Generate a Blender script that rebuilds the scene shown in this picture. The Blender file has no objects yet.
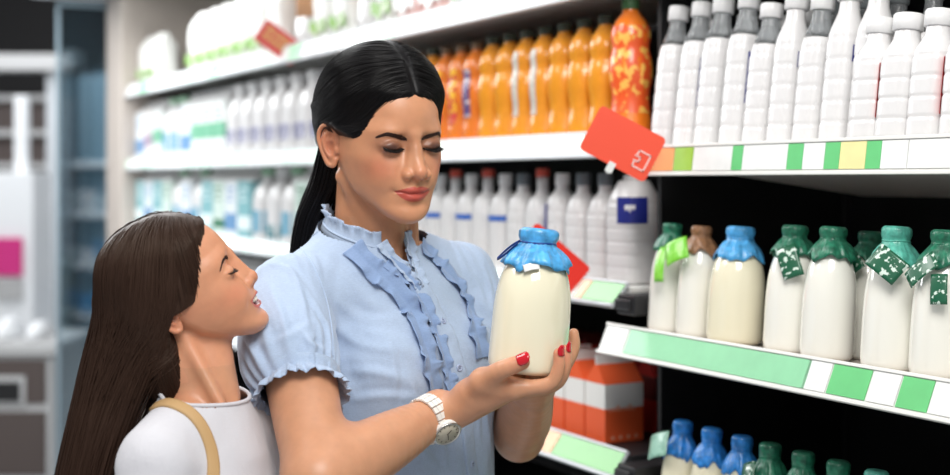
import bpy, math, random
import numpy as np
from mathutils import Vector, Matrix, Euler
from mathutils.bvhtree import BVHTree
random.seed(7); np.random.seed(7)
# ---------------------------------------------------------------- camera, world, lights, exposure
SC = bpy.context.scene
FPX = 1319.0; CAMZ = 1.45
cd = bpy.data.cameras.new('camera'); cam = bpy.data.objects.new('camera', cd); SC.collection.objects.link(cam); SC.camera = cam
cam.location = (0, 0, CAMZ); cam.rotation_euler = (math.pi/2, 0, 0)
cd.sensor_width = 36; cd.lens = 36*FPX/950; cd.shift_y = -57.5/950; cd.clip_start = .05
cd.dof.use_dof = True; cd.dof.focus_distance = 1.74; cd.dof.aperture_fstop = 2.6
wd = bpy.data.worlds.new('world'); SC.world = wd; wd.use_nodes = True
wd.node_tree.nodes['Background'].inputs[0].default_value = (.93, .96, 1, 1)
wd.node_tree.nodes['Background'].inputs[1].default_value = .30
SC.view_settings.view_transform = 'Standard'; SC.view_settings.look = 'None'; SC.view_settings.gamma = 1; SC.view_settings.use_curve_mapping = False
SC.view_settings.exposure = 0.30

def area(name, loc, to, size, energy, col=(1, 1, 1), sy=None):
    l = bpy.data.lights.new(name, 'AREA'); l.energy = energy; l.color = col; l.size = size
    if sy: l.shape = 'RECTANGLE'; l.size_y = sy
    o = bpy.data.objects.new(name, l); SC.collection.objects.link(o); o.location = loc
    o.rotation_euler = (Vector(to)-Vector(loc)).to_track_quat('-Z', 'Y').to_euler(); return o
# rows of ceiling lamps over the aisle, and the cooler's own lamps
area('ceiling_lamp_near', (.15, .35, 2.7), (-.15, 1.8, 1.25), .9, 30, (1, .97, .93))
area('ceiling_lamp_mid', (-1.4, 2.0, 2.8), (-.2, 1.9, 1.2), .9, 16, (1, .98, .95))
area('ceiling_lamp_far', (-1.8, 4.6, 2.8), (-.9, 4.8, 1.2), 1.4, 90, (.97, .99, 1), 2.4)
area('fill_light_back', (-3.2, 8.2, 3.0), (-3.2, 8.6, 1.0), 2.4, 80, (.96, .98, 1), 3.0)  # extra fill light, added to brighten the far left end
area('cooler_lamp', (.30, 1.50, 2.45), (.35, 2.0, 1.2), .25, 2, (1, 1, 1), 1.4)
area('cooler_lamp_far', (-.35, 2.45, 2.5), (-.1, 2.9, 1.4), .25, 4, (1, 1, 1), 1.4)

def at(px, py, Y):
    """a point of the aisle at distance Y seen at px, py in the photograph"""
    return np.array(((px-475)*Y/FPX, Y, CAMZ-(py-180)*Y/FPX))
def ray(px, py):
    d = Vector(at(px, py, 1.0))-Vector((0, 0, CAMZ)); d.normalize(); return Vector((0, 0, CAMZ)), d
# ---------------------------------------------------------------- mesh and field helpers
def new_mesh(name, V, Fq, mat=None, col=None, smooth=True, parent=None, uv=None):
    V = np.asarray(V, dtype=np.float32); me = bpy.data.meshes.new(name)
    if isinstance(Fq, np.ndarray) and Fq.ndim == 2:
        nf, k = Fq.shape
        me.vertices.add(len(V)); me.vertices.foreach_set('co', V.ravel())
        me.loops.add(nf*k); me.loops.foreach_set('vertex_index', Fq.astype(np.int32).ravel())
        me.polygons.add(nf)
        me.polygons.foreach_set('loop_start', np.arange(0, nf*k, k, dtype=np.int32))
        me.polygons.foreach_set('loop_total', np.full(nf, k, dtype=np.int32))
        me.update(calc_edges=True)
    else:
        me.from_pydata([tuple(map(float, v)) for v in V], [], [tuple(f) for f in Fq]); me.update()
    me.validate()
    if smooth:
        me.polygons.foreach_set('use_smooth', np.ones(len(me.polygons), dtype=bool))
    if col is not None:
        a = me.color_attributes.new('Col', 'FLOAT_COLOR', 'POINT')
        c = np.ones((len(V), 4), dtype=np.float32); c[:, :3] = col
        a.data.foreach_set('color', c.ravel())
    if mat is not None:
        for m in (mat if isinstance(mat, (list, tuple)) else [mat]): me.materials.append(m)
    o = bpy.data.objects.new(name, me); bpy.context.scene.collection.objects.link(o)
    if parent is not None: o.parent = parent
    return o

def tag(o, label=None, cat=None, group=None, kind=None):
    if label: o['label'] = label
    if cat: o['category'] = cat
    if group: o['group'] = group
    if kind: o['kind'] = kind
    return o

def empty(name, loc=(0, 0, 0), M=None):
    o = bpy.data.objects.new(name, None); bpy.context.scene.collection.objects.link(o)
    o.empty_display_size = .02
    if M is not None: o.matrix_world = M
    else: o.location = loc
    return o

def surface_nets(F, lo, h):
    """iso surface of the sampled field F (negative inside) as verts, quads"""
    ins = F < 0
    nx, ny, nz = F.shape
    cnt = np.zeros((nx-1, ny-1, nz-1), dtype=np.int8)
    for a in (0, 1):
        for b in (0, 1):
            for c in (0, 1):
                cnt += ins[a:nx-1+a, b:ny-1+b, c:nz-1+c]
    act = (cnt > 0) & (cnt < 8)
    I, J, K = np.nonzero(act)
    idx = np.full(act.shape, -1, dtype=np.int32); idx[I, J, K] = np.arange(len(I))
    cor = {}
    for a in (0, 1):
        for b in (0, 1):
            for c in (0, 1): cor[(a, b, c)] = F[I+a, J+b, K+c]
    P = np.zeros((len(I), 3)); n = np.zeros(len(I))
    for ax in range(3):
        for u in (0, 1):
            for v in (0, 1):
                q0 = [0, 0, 0]; o = [i for i in range(3) if i != ax]
                q0[o[0]] = u; q0[o[1]] = v; q1 = list(q0); q1[ax] = 1
                a0 = cor[tuple(q0)]; a1 = cor[tuple(q1)]
                m = (a0 < 0) != (a1 < 0)
                t = np.where(m, a0/np.where(m, a0-a1, 1), 0)
                pos = np.zeros((len(I), 3)); pos[:, ax] = t; pos[:, o[0]] = u; pos[:, o[1]] = v
                P += pos*m[:, None]; n += m
    P /= n[:, None]
    V = (np.stack([I, J, K], 1)+P)*h+np.asarray(lo)
    Q = []
    for ax in range(3):
        o = [(ax+1) % 3, (ax+2) % 3]
        s0 = [slice(None)]*3; s1 = [slice(None)]*3
        s0[ax] = slice(0, -1); s1[ax] = slice(1, None)
        for k in o: s0[k] = slice(1, -1); s1[k] = slice(1, -1)
        A = ins[tuple(s0)]; B = ins[tuple(s1)]
        e = np.nonzero(A != B); flip = A[e]
        base = np.stack(e, 1); base[:, o[0]] += 1; base[:, o[1]] += 1
        def cell(du, dv):
            b = base.copy(); b[:, o[0]] -= du; b[:, o[1]] -= dv
            return idx[b[:, 0], b[:, 1], b[:, 2]]
        q = np.stack([cell(1, 1), cell(0, 1), cell(0, 0), cell(1, 0)], 1)
        q[~flip] = q[~flip][:, ::-1]
        Q.append(q)
    Q = np.concatenate(Q)
    return V, Q[(Q >= 0).all(1)]

def rotm(ax=0, ay=0, az=0):
    return np.array(Euler((ax, ay, az), 'XYZ').to_matrix())

class Field:
    def __init__(s, lo, hi, h):
        s.lo = np.array(lo, float); s.h = h
        n = np.ceil((np.array(hi)-s.lo)/h).astype(int)+1
        s.n = n
        s.ax = [(s.lo[i]+h*np.arange(n[i])).astype(np.float32) for i in range(3)]
        s.f = np.full(tuple(n), .08, dtype=np.float32)
    def blk(s, lo, hi):
        sl = []
        for i in range(3):
            a = int(np.floor((lo[i]-s.lo[i])/s.h)); b = int(np.ceil((hi[i]-s.lo[i])/s.h))+1
            a = max(0, a); b = min(int(s.n[i]), b)
            if b <= a: return None
            sl.append(slice(a, b))
        return tuple(sl)
    def pts(s, sl):
        return (s.ax[0][sl[0]][:, None, None], s.ax[1][sl[1]][None, :, None], s.ax[2][sl[2]][None, None, :])
    def _put(s, sl, d, k, op):
        f = s.f[sl]
        if op == 'sub':
            d = -d; k = max(k, 1e-5)
            hh = np.clip(.5-.5*(d-f)/k*-1, 0, 1) if False else np.clip(.5+.5*(d-f)/k, 0, 1)
            s.f[sl] = f*(1-hh)+d*hh+k*hh*(1-hh)
        else:
            k = max(k, 1e-5)
            hh = np.clip(.5+.5*(f-d)/k, 0, 1)
            s.f[sl] = f*(1-hh)+d*hh-k*hh*(1-hh)
    def ell(s, c, r, R=None, k=.006, op='u'):
        c = np.array(c, float); r = np.array(r, float)
        pad = max(r)+k+.02
        sl = s.blk(c-pad, c+pad)
        if sl is None: return
        X, Y, Z = s.pts(sl); X = X-c[0]; Y = Y-c[1]; Z = Z-c[2]
        if R is not None:
            R = np.asarray(R)
            X, Y, Z = (R[0, 0]*X+R[1, 0]*Y+R[2, 0]*Z, R[0, 1]*X+R[1, 1]*Y+R[2, 1]*Z, R[0, 2]*X+R[1, 2]*Y+R[2, 2]*Z)
        k0 = np.sqrt((X/r[0])**2+(Y/r[1])**2+(Z/r[2])**2)
        k1 = np.sqrt((X/r[0]**2)**2+(Y/r[1]**2)**2+(Z/r[2]**2)**2)+1e-6
        s._put(sl, k0*(k0-1)/k1, k, op)
    def cap(s, a, b, ra, rb, k=.006, op='u', flat=None):
        """round cone from a to b; flat=(axis, factor) squeezes the section along a direction"""
        a = np.array(a, float); b = np.array(b, float)
        pad = max(ra, rb)+k+.02
        if flat is not None: pad = pad*1.5
        sl = s.blk(np.minimum(a, b)-pad, np.maximum(a, b)+pad)
        if sl is None: return
        X, Y, Z = s.pts(sl); ba = b-a; L = float(ba@ba)+1e-12
        px, py, pz = X-a[0], Y-a[1], Z-a[2]
        t = np.clip((px*ba[0]+py*ba[1]+pz*ba[2])/L, 0, 1)
        qx, qy, qz = px-t*ba[0], py-t*ba[1], pz-t*ba[2]
        if flat is not None:
            w = np.array(flat[0], float); w /= np.linalg.norm(w); g = flat[1]
            dq = (qx*w[0]+qy*w[1]+qz*w[2])*(g-1)
            qx = qx+dq*w[0]; qy = qy+dq*w[1]; qz = qz+dq*w[2]
        d = np.sqrt(qx**2+qy**2+qz**2)-(ra+(rb-ra)*t)
        s._put(sl, d, k, op)
    def chain(s, pts, rs, k=.004, op='u', flat=None):
        """one limb: the hard union of its segments, then blended in with k"""
        pts = np.array(pts, float); pad = max(rs)*1.3+k+.02
        sl = s.blk(pts.min(0)-pad, pts.max(0)+pad)
        if sl is None: return
        X, Y, Z = s.pts(sl); D = None
        for a, b, ra, rb in zip(pts[:-1], pts[1:], rs[:-1], rs[1:]):
            ba = b-a; L = float(ba@ba)+1e-12
            px, py, pz = X-a[0], Y-a[1], Z-a[2]
            t = np.clip((px*ba[0]+py*ba[1]+pz*ba[2])/L, 0, 1)
            d = np.sqrt((px-t*ba[0])**2+(py-t*ba[1])**2+(pz-t*ba[2])**2)-(ra+(rb-ra)*t)
            D = d if D is None else np.minimum(D, d)
        s._put(sl, D, k, op)
    def limb(s, pts, rs, k=.01, n=6):
        P = catmull(pts, n*(len(pts)-1)+1); R = catmull(np.array(rs, float)[:, None], n*(len(pts)-1)+1)[:, 0]
        s.chain(P, R, k)
    def brush(s, c, sg, amp, R=None):
        """push the surface out (amp>0) or in around c"""
        c = np.array(c, float); sg = np.array([sg]*3 if np.isscalar(sg) else sg, float)
        pad = 3.2*max(sg)
        sl = s.blk(c-pad, c+pad)
        if sl is None: return
        X, Y, Z = s.pts(sl); X = X-c[0]; Y = Y-c[1]; Z = Z-c[2]
        if R is not None:
            R = np.asarray(R)
            X, Y, Z = (R[0, 0]*X+R[1, 0]*Y+R[2, 0]*Z, R[0, 1]*X+R[1, 1]*Y+R[2, 1]*Z, R[0, 2]*X+R[1, 2]*Y+R[2, 2]*Z)
        s.f[sl] -= amp*np.exp(-.5*((X/sg[0])**2+(Y/sg[1])**2+(Z/sg[2])**2))
    def blur(s, n=2):
        for _ in range(n):
            for ax in range(3):
                f = np.moveaxis(s.f, ax, 0); g = f.copy(); g[1:-1] = (f[:-2]+2*f[1:-1]+f[2:])/4; s.f = np.moveaxis(g, 0, ax)
    def mesh(s): return surface_nets(s.f, s.lo, s.h)

def catmull(P, n):
    P = np.asarray(P, float); out = []
    Q = np.vstack([2*P[0]-P[1], P, 2*P[-1]-P[-2]])
    m = len(P)-1
    for t in np.linspace(0, m, n):
        i = min(int(t), m-1); u = t-i
        a, b, c, d = Q[i], Q[i+1], Q[i+2], Q[i+3]
        out.append(.5*((2*b)+(-a+c)*u+(2*a-5*b+4*c-d)*u*u+(-a+3*b-3*c+d)*u**3))
    return np.array(out)

def tubes(paths, radii, sides=4, flat=1.0):
    """many tubes at once: paths (N,M,3), radii (N,M)"""
    paths = np.asarray(paths, float); N, M, _ = paths.shape
    T = np.gradient(paths, axis=1); T /= np.linalg.norm(T, axis=2, keepdims=True)+1e-9
    ref = np.tile(np.array([.31, .17, .93]), (N, M, 1))
    U = np.cross(T, ref); U /= np.linalg.norm(U, axis=2, keepdims=True)+1e-9
    W = np.cross(T, U)
    V = []
    for s_ in range(sides):
        a = 2*np.pi*s_/sides
        V.append(paths+(U*np.cos(a)+W*np.sin(a)*flat)*radii[..., None])
    V = np.stack(V, 2)  # N,M,S,3
    ids = np.arange(N*M*sides).reshape(N, M, sides)
    a = ids[:, :-1, :]; b = np.roll(ids, -1, 2)[:, :-1, :]; c = np.roll(ids, -1, 2)[:, 1:, :]; d = ids[:, 1:, :]
    Q = np.stack([a, b, c, d], -1).reshape(-1, 4)
    return V.reshape(-1, 3), Q

def lathe(prof, seg=32, squash=None):
    """prof: (r,z) pairs; squash(z,ang)->radius factor"""
    V = []; F = []
    for r, z in prof:
        for s_ in range(seg):
            a = 2*math.pi*s_/seg
            q = squash(z, a) if squash else 1
            V.append((r*math.cos(a)*q, r*math.sin(a)*q, z))
    for i in range(len(prof)-1):
        for s_ in range(seg):
            t = (s_+1) % seg
            F.append((i*seg+s_, i*seg+t, (i+1)*seg+t, (i+1)*seg+s_))
    F.append(tuple(range(seg))[::-1]); F.append(tuple((len(prof)-1)*seg+i for i in range(seg)))
    return V, F

class MB:
    """collects shapes into one mesh"""
    def __init__(s): s.V = []; s.F = []
    def add(s, V, F, M=None):
        n = len(s.V)
        for v in V:
            s.V.append(tuple(M @ Vector(v)) if M is not None else tuple(v))
        for f in F: s.F.append(tuple(i+n for i in f))
        return s
    def box(s, x0, x1, y0, y1, z0, z1, M=None):
        V = [(x0, y0, z0), (x1, y0, z0), (x1, y1, z0), (x0, y1, z0), (x0, y0, z1), (x1, y0, z1), (x1, y1, z1), (x0, y1, z1)]
        F = [(3, 2, 1, 0), (4, 5, 6, 7), (0, 1, 5, 4), (1, 2, 6, 5), (2, 3, 7, 6), (3, 0, 4, 7)]
        return s.add(V, F, M)
    def build(s, name, mat, parent=None, smooth=False, bevel=0, M=None, sub=0):
        o = new_mesh(name, s.V, s.F, mat, smooth=smooth, parent=parent)
        if M is not None:
            if parent is None: o.matrix_world = M
            else: o.matrix_local = M
        if bevel:
            b = o.modifiers.new('b', 'BEVEL'); b.width = bevel; b.segments = 2; b.limit_method = 'ANGLE'
        if sub:
            b = o.modifiers.new('s', 'SUBSURF'); b.levels = sub; b.render_levels = sub
        return o

# ---------------------------------------------------------------- materials
MATS = {}
def mat(name, color=(.8, .8, .8), rough=.5, metal=0, trans=0, sss=0, bump=None, attr=False, noise=None, emit=None, spec=.5, ior=1.45, coat=0, sheen=0, alpha=1):
    if name in MATS: return MATS[name]
    m = bpy.data.materials.new(name); m.use_nodes = True; nt = m.node_tree; N = nt.nodes; L = nt.links
    b = N['Principled BSDF']
    b.inputs['Base Color'].default_value = (*color, 1); b.inputs['Roughness'].default_value = rough
    b.inputs['Metallic'].default_value = metal; b.inputs['Transmission Weight'].default_value = trans
    b.inputs['IOR'].default_value = ior; b.inputs['Specular IOR Level'].default_value = spec
    b.inputs['Coat Weight'].default_value = coat; b.inputs['Sheen Weight'].default_value = sheen
    b.inputs['Alpha'].default_value = alpha
    if sss:
        b.inputs['Subsurface Weight'].default_value = sss
        b.inputs['Subsurface Radius'].default_value = (1, .35, .2) ; b.inputs['Subsurface Scale'].default_value = .006
    src = None
    if attr:
        a = N.new('ShaderNodeAttribute'); a.attribute_name = 'Col'; src = a.outputs['Color']
    if noise:   # (scale, amount, stretch)
        tc = N.new('ShaderNodeTexCoord'); mp = N.new('ShaderNodeMapping'); nz = N.new('ShaderNodeTexNoise')
        mp.inputs['Scale'].default_value = noise[2] if len(noise) > 2 else (1, 1, 1)
        nz.inputs['Scale'].default_value = noise[0]; nz.inputs['Detail'].default_value = 4
        L.new(tc.outputs['Object'], mp.inputs[0]); L.new(mp.outputs[0], nz.inputs['Vector'])
        mr = N.new('ShaderNodeMapRange'); mr.inputs['From Min'].default_value = .3; mr.inputs['From Max'].default_value = .7
        mr.inputs['To Min'].default_value = 1-noise[1]; mr.inputs['To Max'].default_value = 1+noise[1]
        L.new(nz.outputs['Fac'], mr.inputs['Value'])
        mx = N.new('ShaderNodeVectorMath'); mx.operation = 'SCALE'
        if src is not None: L.new(src, mx.inputs[0])
        else: mx.inputs[0].default_value = color
        L.new(mr.outputs[0], mx.inputs['Scale']); src = mx.outputs[0]
    if src is not None: L.new(src, b.inputs['Base Color'])
    if bump:    # (scale, strength, distance, stretch)
        tc = N.new('ShaderNodeTexCoord'); mp = N.new('ShaderNodeMapping'); nz = N.new('ShaderNodeTexNoise')
        mp.inputs['Scale'].default_value = bump[3] if len(bump) > 3 else (1, 1, 1)
        nz.inputs['Scale'].default_value = bump[0]; nz.inputs['Detail'].default_value = 3
        L.new(tc.outputs['Object'], mp.inputs[0]); L.new(mp.outputs[0], nz.inputs['Vector'])
        bp = N.new('ShaderNodeBump'); bp.inputs['Strength'].default_value = bump[1]; bp.inputs['Distance'].default_value = bump[2]
        L.new(nz.outputs['Fac'], bp.inputs['Height']); L.new(bp.outputs[0], b.inputs['Normal'])
    if emit:
        b.inputs['Emission Color'].default_value = (*emit[0], 1); b.inputs['Emission Strength'].default_value = emit[1]
    MATS[name] = m
    return m

def lin(r, g, b):
    f = lambda c: (c/255/12.92) if c/255 <= .04045 else ((c/255+.055)/1.055)**2.4
    return (f(r), f(g), f(b))
# ---------------------------------------------------------------- the cooler shelves along the aisle
TH = math.atan2(725, FPX); CT, ST = math.cos(TH), math.sin(TH); A0 = 1.375
def SP(s, t, z): return ((A0+t)*CT+s*ST, (A0+t)*ST-s*CT, z)       # s along the aisle towards the camera, t into the shelf
def s_of(px, t=0):
    k = (px-475)/FPX; return (A0+t)*(k*ST-CT)/(ST+k*CT)
MS = Matrix(((ST, CT, 0, 0), (-CT, ST, 0, 0), (0, 0, 1, 0), (0, 0, 0, 1)))     # local x = s, y = t
def SM(s, t, z, rz=0): return Matrix.Translation(SP(s, t, z)) @ MS @ Matrix.Rotation(rz, 4, 'Z')
def copy_tree(o, parent=None):
    c = o.copy(); SC.collection.objects.link(c); c.parent = parent
    for ch in o.children: copy_tree(ch, c)
    return c
NUM = ['first', 'second', 'third', 'fourth', 'fifth', 'sixth', 'seventh', 'eighth', 'ninth', 'tenth', 'eleventh', 'twelfth', 'thirteenth', 'fourteenth', 'fifteenth', 'sixteenth', 'seventeenth', 'eighteenth', 'nineteenth', 'twentieth', 'twenty-first', 'twenty-second', 'twenty-third', 'twenty-fourth', 'twenty-fifth', 'twenty-sixth', 'twenty-seventh', 'twenty-eighth', 'twenty-ninth', 'thirtieth', 'thirty-first', 'thirty-second', 'thirty-third', 'thirty-fourth', 'thirty-fifth', 'thirty-sixth', 'thirty-seventh', 'thirty-eighth', 'thirty-ninth', 'fortieth', 'forty-first', 'forty-second', 'forty-third', 'forty-fourth', 'forty-fifth', 'forty-sixth', 'forty-seventh', 'forty-eighth']
FLOORM = mat('floor_tile', lin(206, 208, 210), .25, noise=(.8, .05))
fl = MB().box(-9, 5, -2.5, 14, -.1, 0).build('floor', FLOORM); fl['kind'] = 'structure'
BLK = mat('black_panel', (.006, .006, .007), .55); DGR = mat('dark_metal', (.02, .02, .022), .4); WSH = mat('white_shelf_metal', lin(226, 226, 222), .35)
BEI = mat('beige_post', lin(188, 178, 170), .4); LGR = mat('light_grey_metal', lin(196, 200, 204), .35)
S0, SB, S1 = s_of(121, -.04), -1.925, -.55
# cabinets
def cabinet(name, sa, sb, label):
    r = empty(name, SP(sa, .3, 0)); 
    def part(nm, m_, ma, bev=0):
        o = m_.build(nm, ma, bevel=bev); o.parent = r; o.matrix_parent_inverse = Matrix.Translation(SP(sa, .3, 0)).inverted(); return o
    part('back_panel', MB().box(sa, sb, .50, .54, .1, 2.25, SM(0, 0, 0)), BLK)
    part('base', MB().box(sa, sb, -.05, .54, 0, .42, SM(0, 0, 0)), DGR, .004)
    part('added_canopy', MB().box(sa, sb, -.02, .54, 2.22, 2.34, SM(0, 0, 0)), WSH, .006)  # unseen roof, added to block light from above the shelves
    tag(r, label, 'cooler'); return r, part
cl, clp = cabinet('open_cooler', S0, SB-.006, 'long open dairy cooler with white shelf fronts behind the woman')
cr, crp = cabinet('open_cooler', SB+.006, S1, 'black lined open cooler on the right holding glass milk bottles')
clp('end_post', MB().box(S0-.26, S0, -.04, .54, 0, 2.34, SM(0, 0, 0)), BEI, .008)
for k in range(5): crp('upright', MB().box(SB+.01+k*.34, SB+.03+k*.34, .485, .50, .42, 2.22, SM(0, 0, 0)), DGR)
crp('added_side_panel', MB().box(S1, S1+.03, -.02, .54, 0, 2.34, SM(0, 0, 0)), DGR, .004)  # out of view, added to keep light out of the interior
crp('perforated_strip', MB().box(SB+.012, SB+.022, .05, .50, .42, 2.22, SM(0, 0, 0)), BLK)
# shelves: board, sloping price rail and its paper strips
def papers(name, c): return mat('paper_'+name, lin(*c), .4, coat=.3, noise=(30, .05))
PAP = dict(w=papers('white', (232, 234, 232)), g=papers('green', (98, 196, 120)), m=papers('mint', (138, 208, 160)), l=papers('lime', (150, 196, 74)), o=papers('orange', (236, 160, 92)), y=papers('yellow', (232, 224, 160)), b=papers('bright_green', (84, 172, 66)), p=papers('pale_mint', (206, 234, 216)))
def shelf(label, cab, sa, sb, z, t0=0, depth=.46, strip=(), tilt=0, slope=20, hgt=.048, rail=LGR, board=WSH, lean=0):
    """z is the top of the board at its front edge; tilt leans the whole shelf back"""
    M = SM(0, t0, z) @ Matrix.Rotation(-math.radians(tilt), 4, 'X')
    r = MB().box(sa, sb, 0, depth, -.022, 0, M).build('shelf', board, bevel=.002); r.parent = cab; r.matrix_parent_inverse = Matrix.Translation(cab.location).inverted(); r['label'] = label
    def part(nm, m_, ma, bev=0):
        o = m_.build(nm, ma, bevel=bev); o.parent = r; return o
    MR = SM(0, t0, z) @ Matrix.Translation((0, -.002, .004)) @ Matrix.Rotation(-math.radians(slope), 4, 'X')
    part('price_rail', MB().box(sa, sb, -.006, -.001, -hgt, .0, MR), rail, .001)
    part('rail_lip', MB().box(sa, sb, -.010, -.001, -hgt-.004, -hgt+.001, MR).box(sa, sb, -.009, -.001, -.003, .002, MR), rail, .0008)
    for k, (xa, xb, c) in enumerate(strip):
        a = max(sa+.003, s_of(xa, t0)); b = min(sb-.003, s_of(xb, t0))
        if b-a > .005: part('price_paper', MB().box(a, b, -.0076, -.0064, -hgt+.004, -.004, MR), PAP[c])
    return M
def rep(xa, xb, seq):
    out = []; x = xa; i = 0
    while x < xb: c, w = seq[i % len(seq)]; out.append((x, x+w*(x+250)/800., c)); x += w*(x+250)/800.+1; i += 1
    return out
shelf('white top shelf of the long cooler, carrying flour-like white bags', cl, S0, SB, 1.832, strip=rep(110, 640, [('w', 30), ('p', 14), ('w', 22), ('m', 18), ('w', 40)]), hgt=.050)
shelf('second shelf of the long cooler, under the orange juice bottles', cl, S0, SB, 1.532, strip=rep(110, 640, [('p', 50), ('w', 22), ('p', 30), ('w', 14), ('w', 40)]), hgt=.046)
shelf('third shelf of the long cooler with an orange and lime price strip', cl, S0, SB, 1.258, strip=rep(110, 560, [('w', 30), ('p', 14)])+[(572, 597, 'o'), (598, 640, 'b')], slope=42, hgt=.05)
shelf('fourth shelf of the long cooler, under the orange cartons', cl, S0, SB, .958, strip=[(300, 546, 'p'), (548, 566, 'o'), (567, 640, 'b')], slope=38, hgt=.052, board=DGR)
shelf('bottom shelf of the long cooler, below the cartons', cl, S0, SB, .70, strip=[(540, 640, 'b')], slope=30, board=DGR)
U = lambda u: 640+u/1.98
r1 = [(U(a), U(b), c) for a, b, c in ((28, 78, 'o'), (80, 116, 'l'), (118, 194, 'w'), (195, 215, 'g'), (216, 304, 'w'), (305, 335, 'g'), (336, 378, 'w'), (379, 408, 'g'), (409, 460, 'y'), (461, 490, 'g'), (491, 543, 'w'), (545, 640, 'w'), (642, 700, 'w'), (702, 760, 'g'), (762, 900, 'w'))]
R1T, R2T, R3T = 7.0, 4.5, 4.0
MR1 = shelf('upper shelf of the right cooler with coloured price papers, under white plastic bottles', cr, s_of(651, -.03), S1, 1.502, -.03, .5, r1, tilt=R1T, slope=8, hgt=.046, rail=WSH)
V_ = lambda u: 640+u/1.726
r2 = [(616, 634, 'w'), (636, 818, 'm'), (V_(303), V_(343), 'w'), (V_(346), V_(412), 'g'), (V_(415), V_(463), 'w'), (V_(466), V_(520), 'g'), (V_(522), V_(570), 'w'), (V_(572), V_(700), 'g')]
MR2 = shelf('middle shelf of the right cooler with a mint green rail, under glass milk bottles', cr, s_of(611, -.05), S1, 1.192, -.05, .5, r2, tilt=R2T, slope=24, hgt=.050, rail=WSH, board=mat('pale_board', lin(196, 184, 176), .4))
MR3 = shelf('lowest shelf of the right cooler, holding a row of capped milk bottles', cr, s_of(640, -.05), S1, .852, -.05, .5, [(640, 1100, 'm')], tilt=R3T, slope=24, rail=WSH, board=DGR)
shelf('top shelf of the right cooler above the frame', cr, SB+.03, S1, 1.86, 0, .46, [(700, 900, 'w')], slope=8)
# bracket blocks at the joint of the two coolers
for z, lb in ((1.232, 'dark grey bracket beside the lime and orange price strip'), (.933, 'dark grey bracket beside the orange cartons')):
    m_ = MB().box(SB+.0065, SB+.060, -.035, .06, z-.018, z+.018, SM(0, 0, 0)).box(SB+.004, SB+.05, -.040, -.034, z-.010, z+.010, SM(0, 0, 0))
    o = m_.build('shelf_bracket', DGR, bevel=.003); o.parent = cr; o.matrix_parent_inverse = Matrix.Translation(cr.location).inverted()

# ---- products
WPL = mat('white_plastic', lin(218, 217, 217), .30, coat=.2); WPL2 = mat('white_plastic_cap', lin(228, 228, 228), .3)
CLR = mat('clouded_plastic', lin(206, 210, 212), .15, trans=.7, ior=1.3); NAVY = mat('navy_label', lin(34, 44, 130), .4)
def rsq(p):   # rounded square section
    return lambda z, a: 1/((abs(math.cos(a))**p+abs(math.sin(a))**p)**(1/p))*(.5**(.5-1/p))**0
def plastic_bottle(name, H, R, capm, neckm=None, label=None, ribs=5, shoulder=.62, neckr=.46, capr=.50, caph=.085, bodym=None, waist=0, sq=4.5, sk=1.0):
    root = empty(name, (0, 0, 0)); hn = H*(1-caph)
    prof = [(.6, 0), (.90, .004), (.985, .02)]; n = 46
    for i in range(n+1):
        v = .03+(shoulder-.03)*i/n; r = 1.0
        if ribs: r -= .045*max(0, math.cos((v-.03)/(shoulder-.03)*ribs*2*math.pi))**10
        if waist: r -= waist*math.exp(-((v-shoulder*.62)/.07)**2)+waist*.35*math.sin(v*40)
        prof.append((r, v))
    sh = catmull([(1.0, shoulder), (.95, shoulder+.07*sk), (.80, shoulder+.15*sk), (neckr+.05, shoulder+.215*sk), (neckr, min(.9, shoulder+.27*sk))], 14)[1:]
    lo = prof+[tuple(p) for p in sh if p[1] < (shoulder+.10*sk if neckm else .99)]
    hi = [tuple(p) for p in sh if p[1] >= (shoulder+.09*sk if neckm else 9)]
    q = lambda z, a: (lambda w: 1+(rsq(sq)(z, a)-1)*.72*w)(max(0, min(1, (H*(shoulder+.14)-z)/(H*.16))))
    V, F = lathe([(r*R*.90, v*H) for r, v in lo+([] if neckm else [(neckr, .93)])], 40, q); new_mesh('body', V, F, bodym or WPL, parent=root)
    if neckm:
        V, F = lathe([(r*R*.90, v*H) for r, v in hi]+[(neckr*R*.9, .93*H)], 40, q); new_mesh('neck', V, F, neckm, parent=root)
    zc = hn-.004
    V, F = lathe([(capr*R*.92, zc), (capr*R*1.0, zc+.001), (capr*R*1.0, H-.003), (capr*R*.93, H-.0006), (capr*R*.8, H)], 40, lambda z, a: 1+.012*math.cos(30*a)); new_mesh('cap', V, F, capm, parent=root)
    if label:
        lm, v0, v1, a0, a1 = label; Vl = []; n2 = 18
        for i in range(n2+1):
            a = a0+(a1-a0)*i/n2
            for v in (v0, v1): rr_ = R*.90*q(v*H, a)+.0014; Vl.append((rr_*math.cos(a), rr_*math.sin(a), v*H))
        o = new_mesh('label', Vl, [(2*i, 2*i+2, 2*i+3, 2*i+1) for i in range(n2)], lm, parent=root)
    return root
def put(proto, used, M, label, cat, group):
    if proto.name in used: o = copy_tree(proto)
    else: used.add(proto.name); o = proto
    o.matrix_world = M; o['label'] = label; o['category'] = cat; o['group'] = group; return o
used = set()
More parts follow.
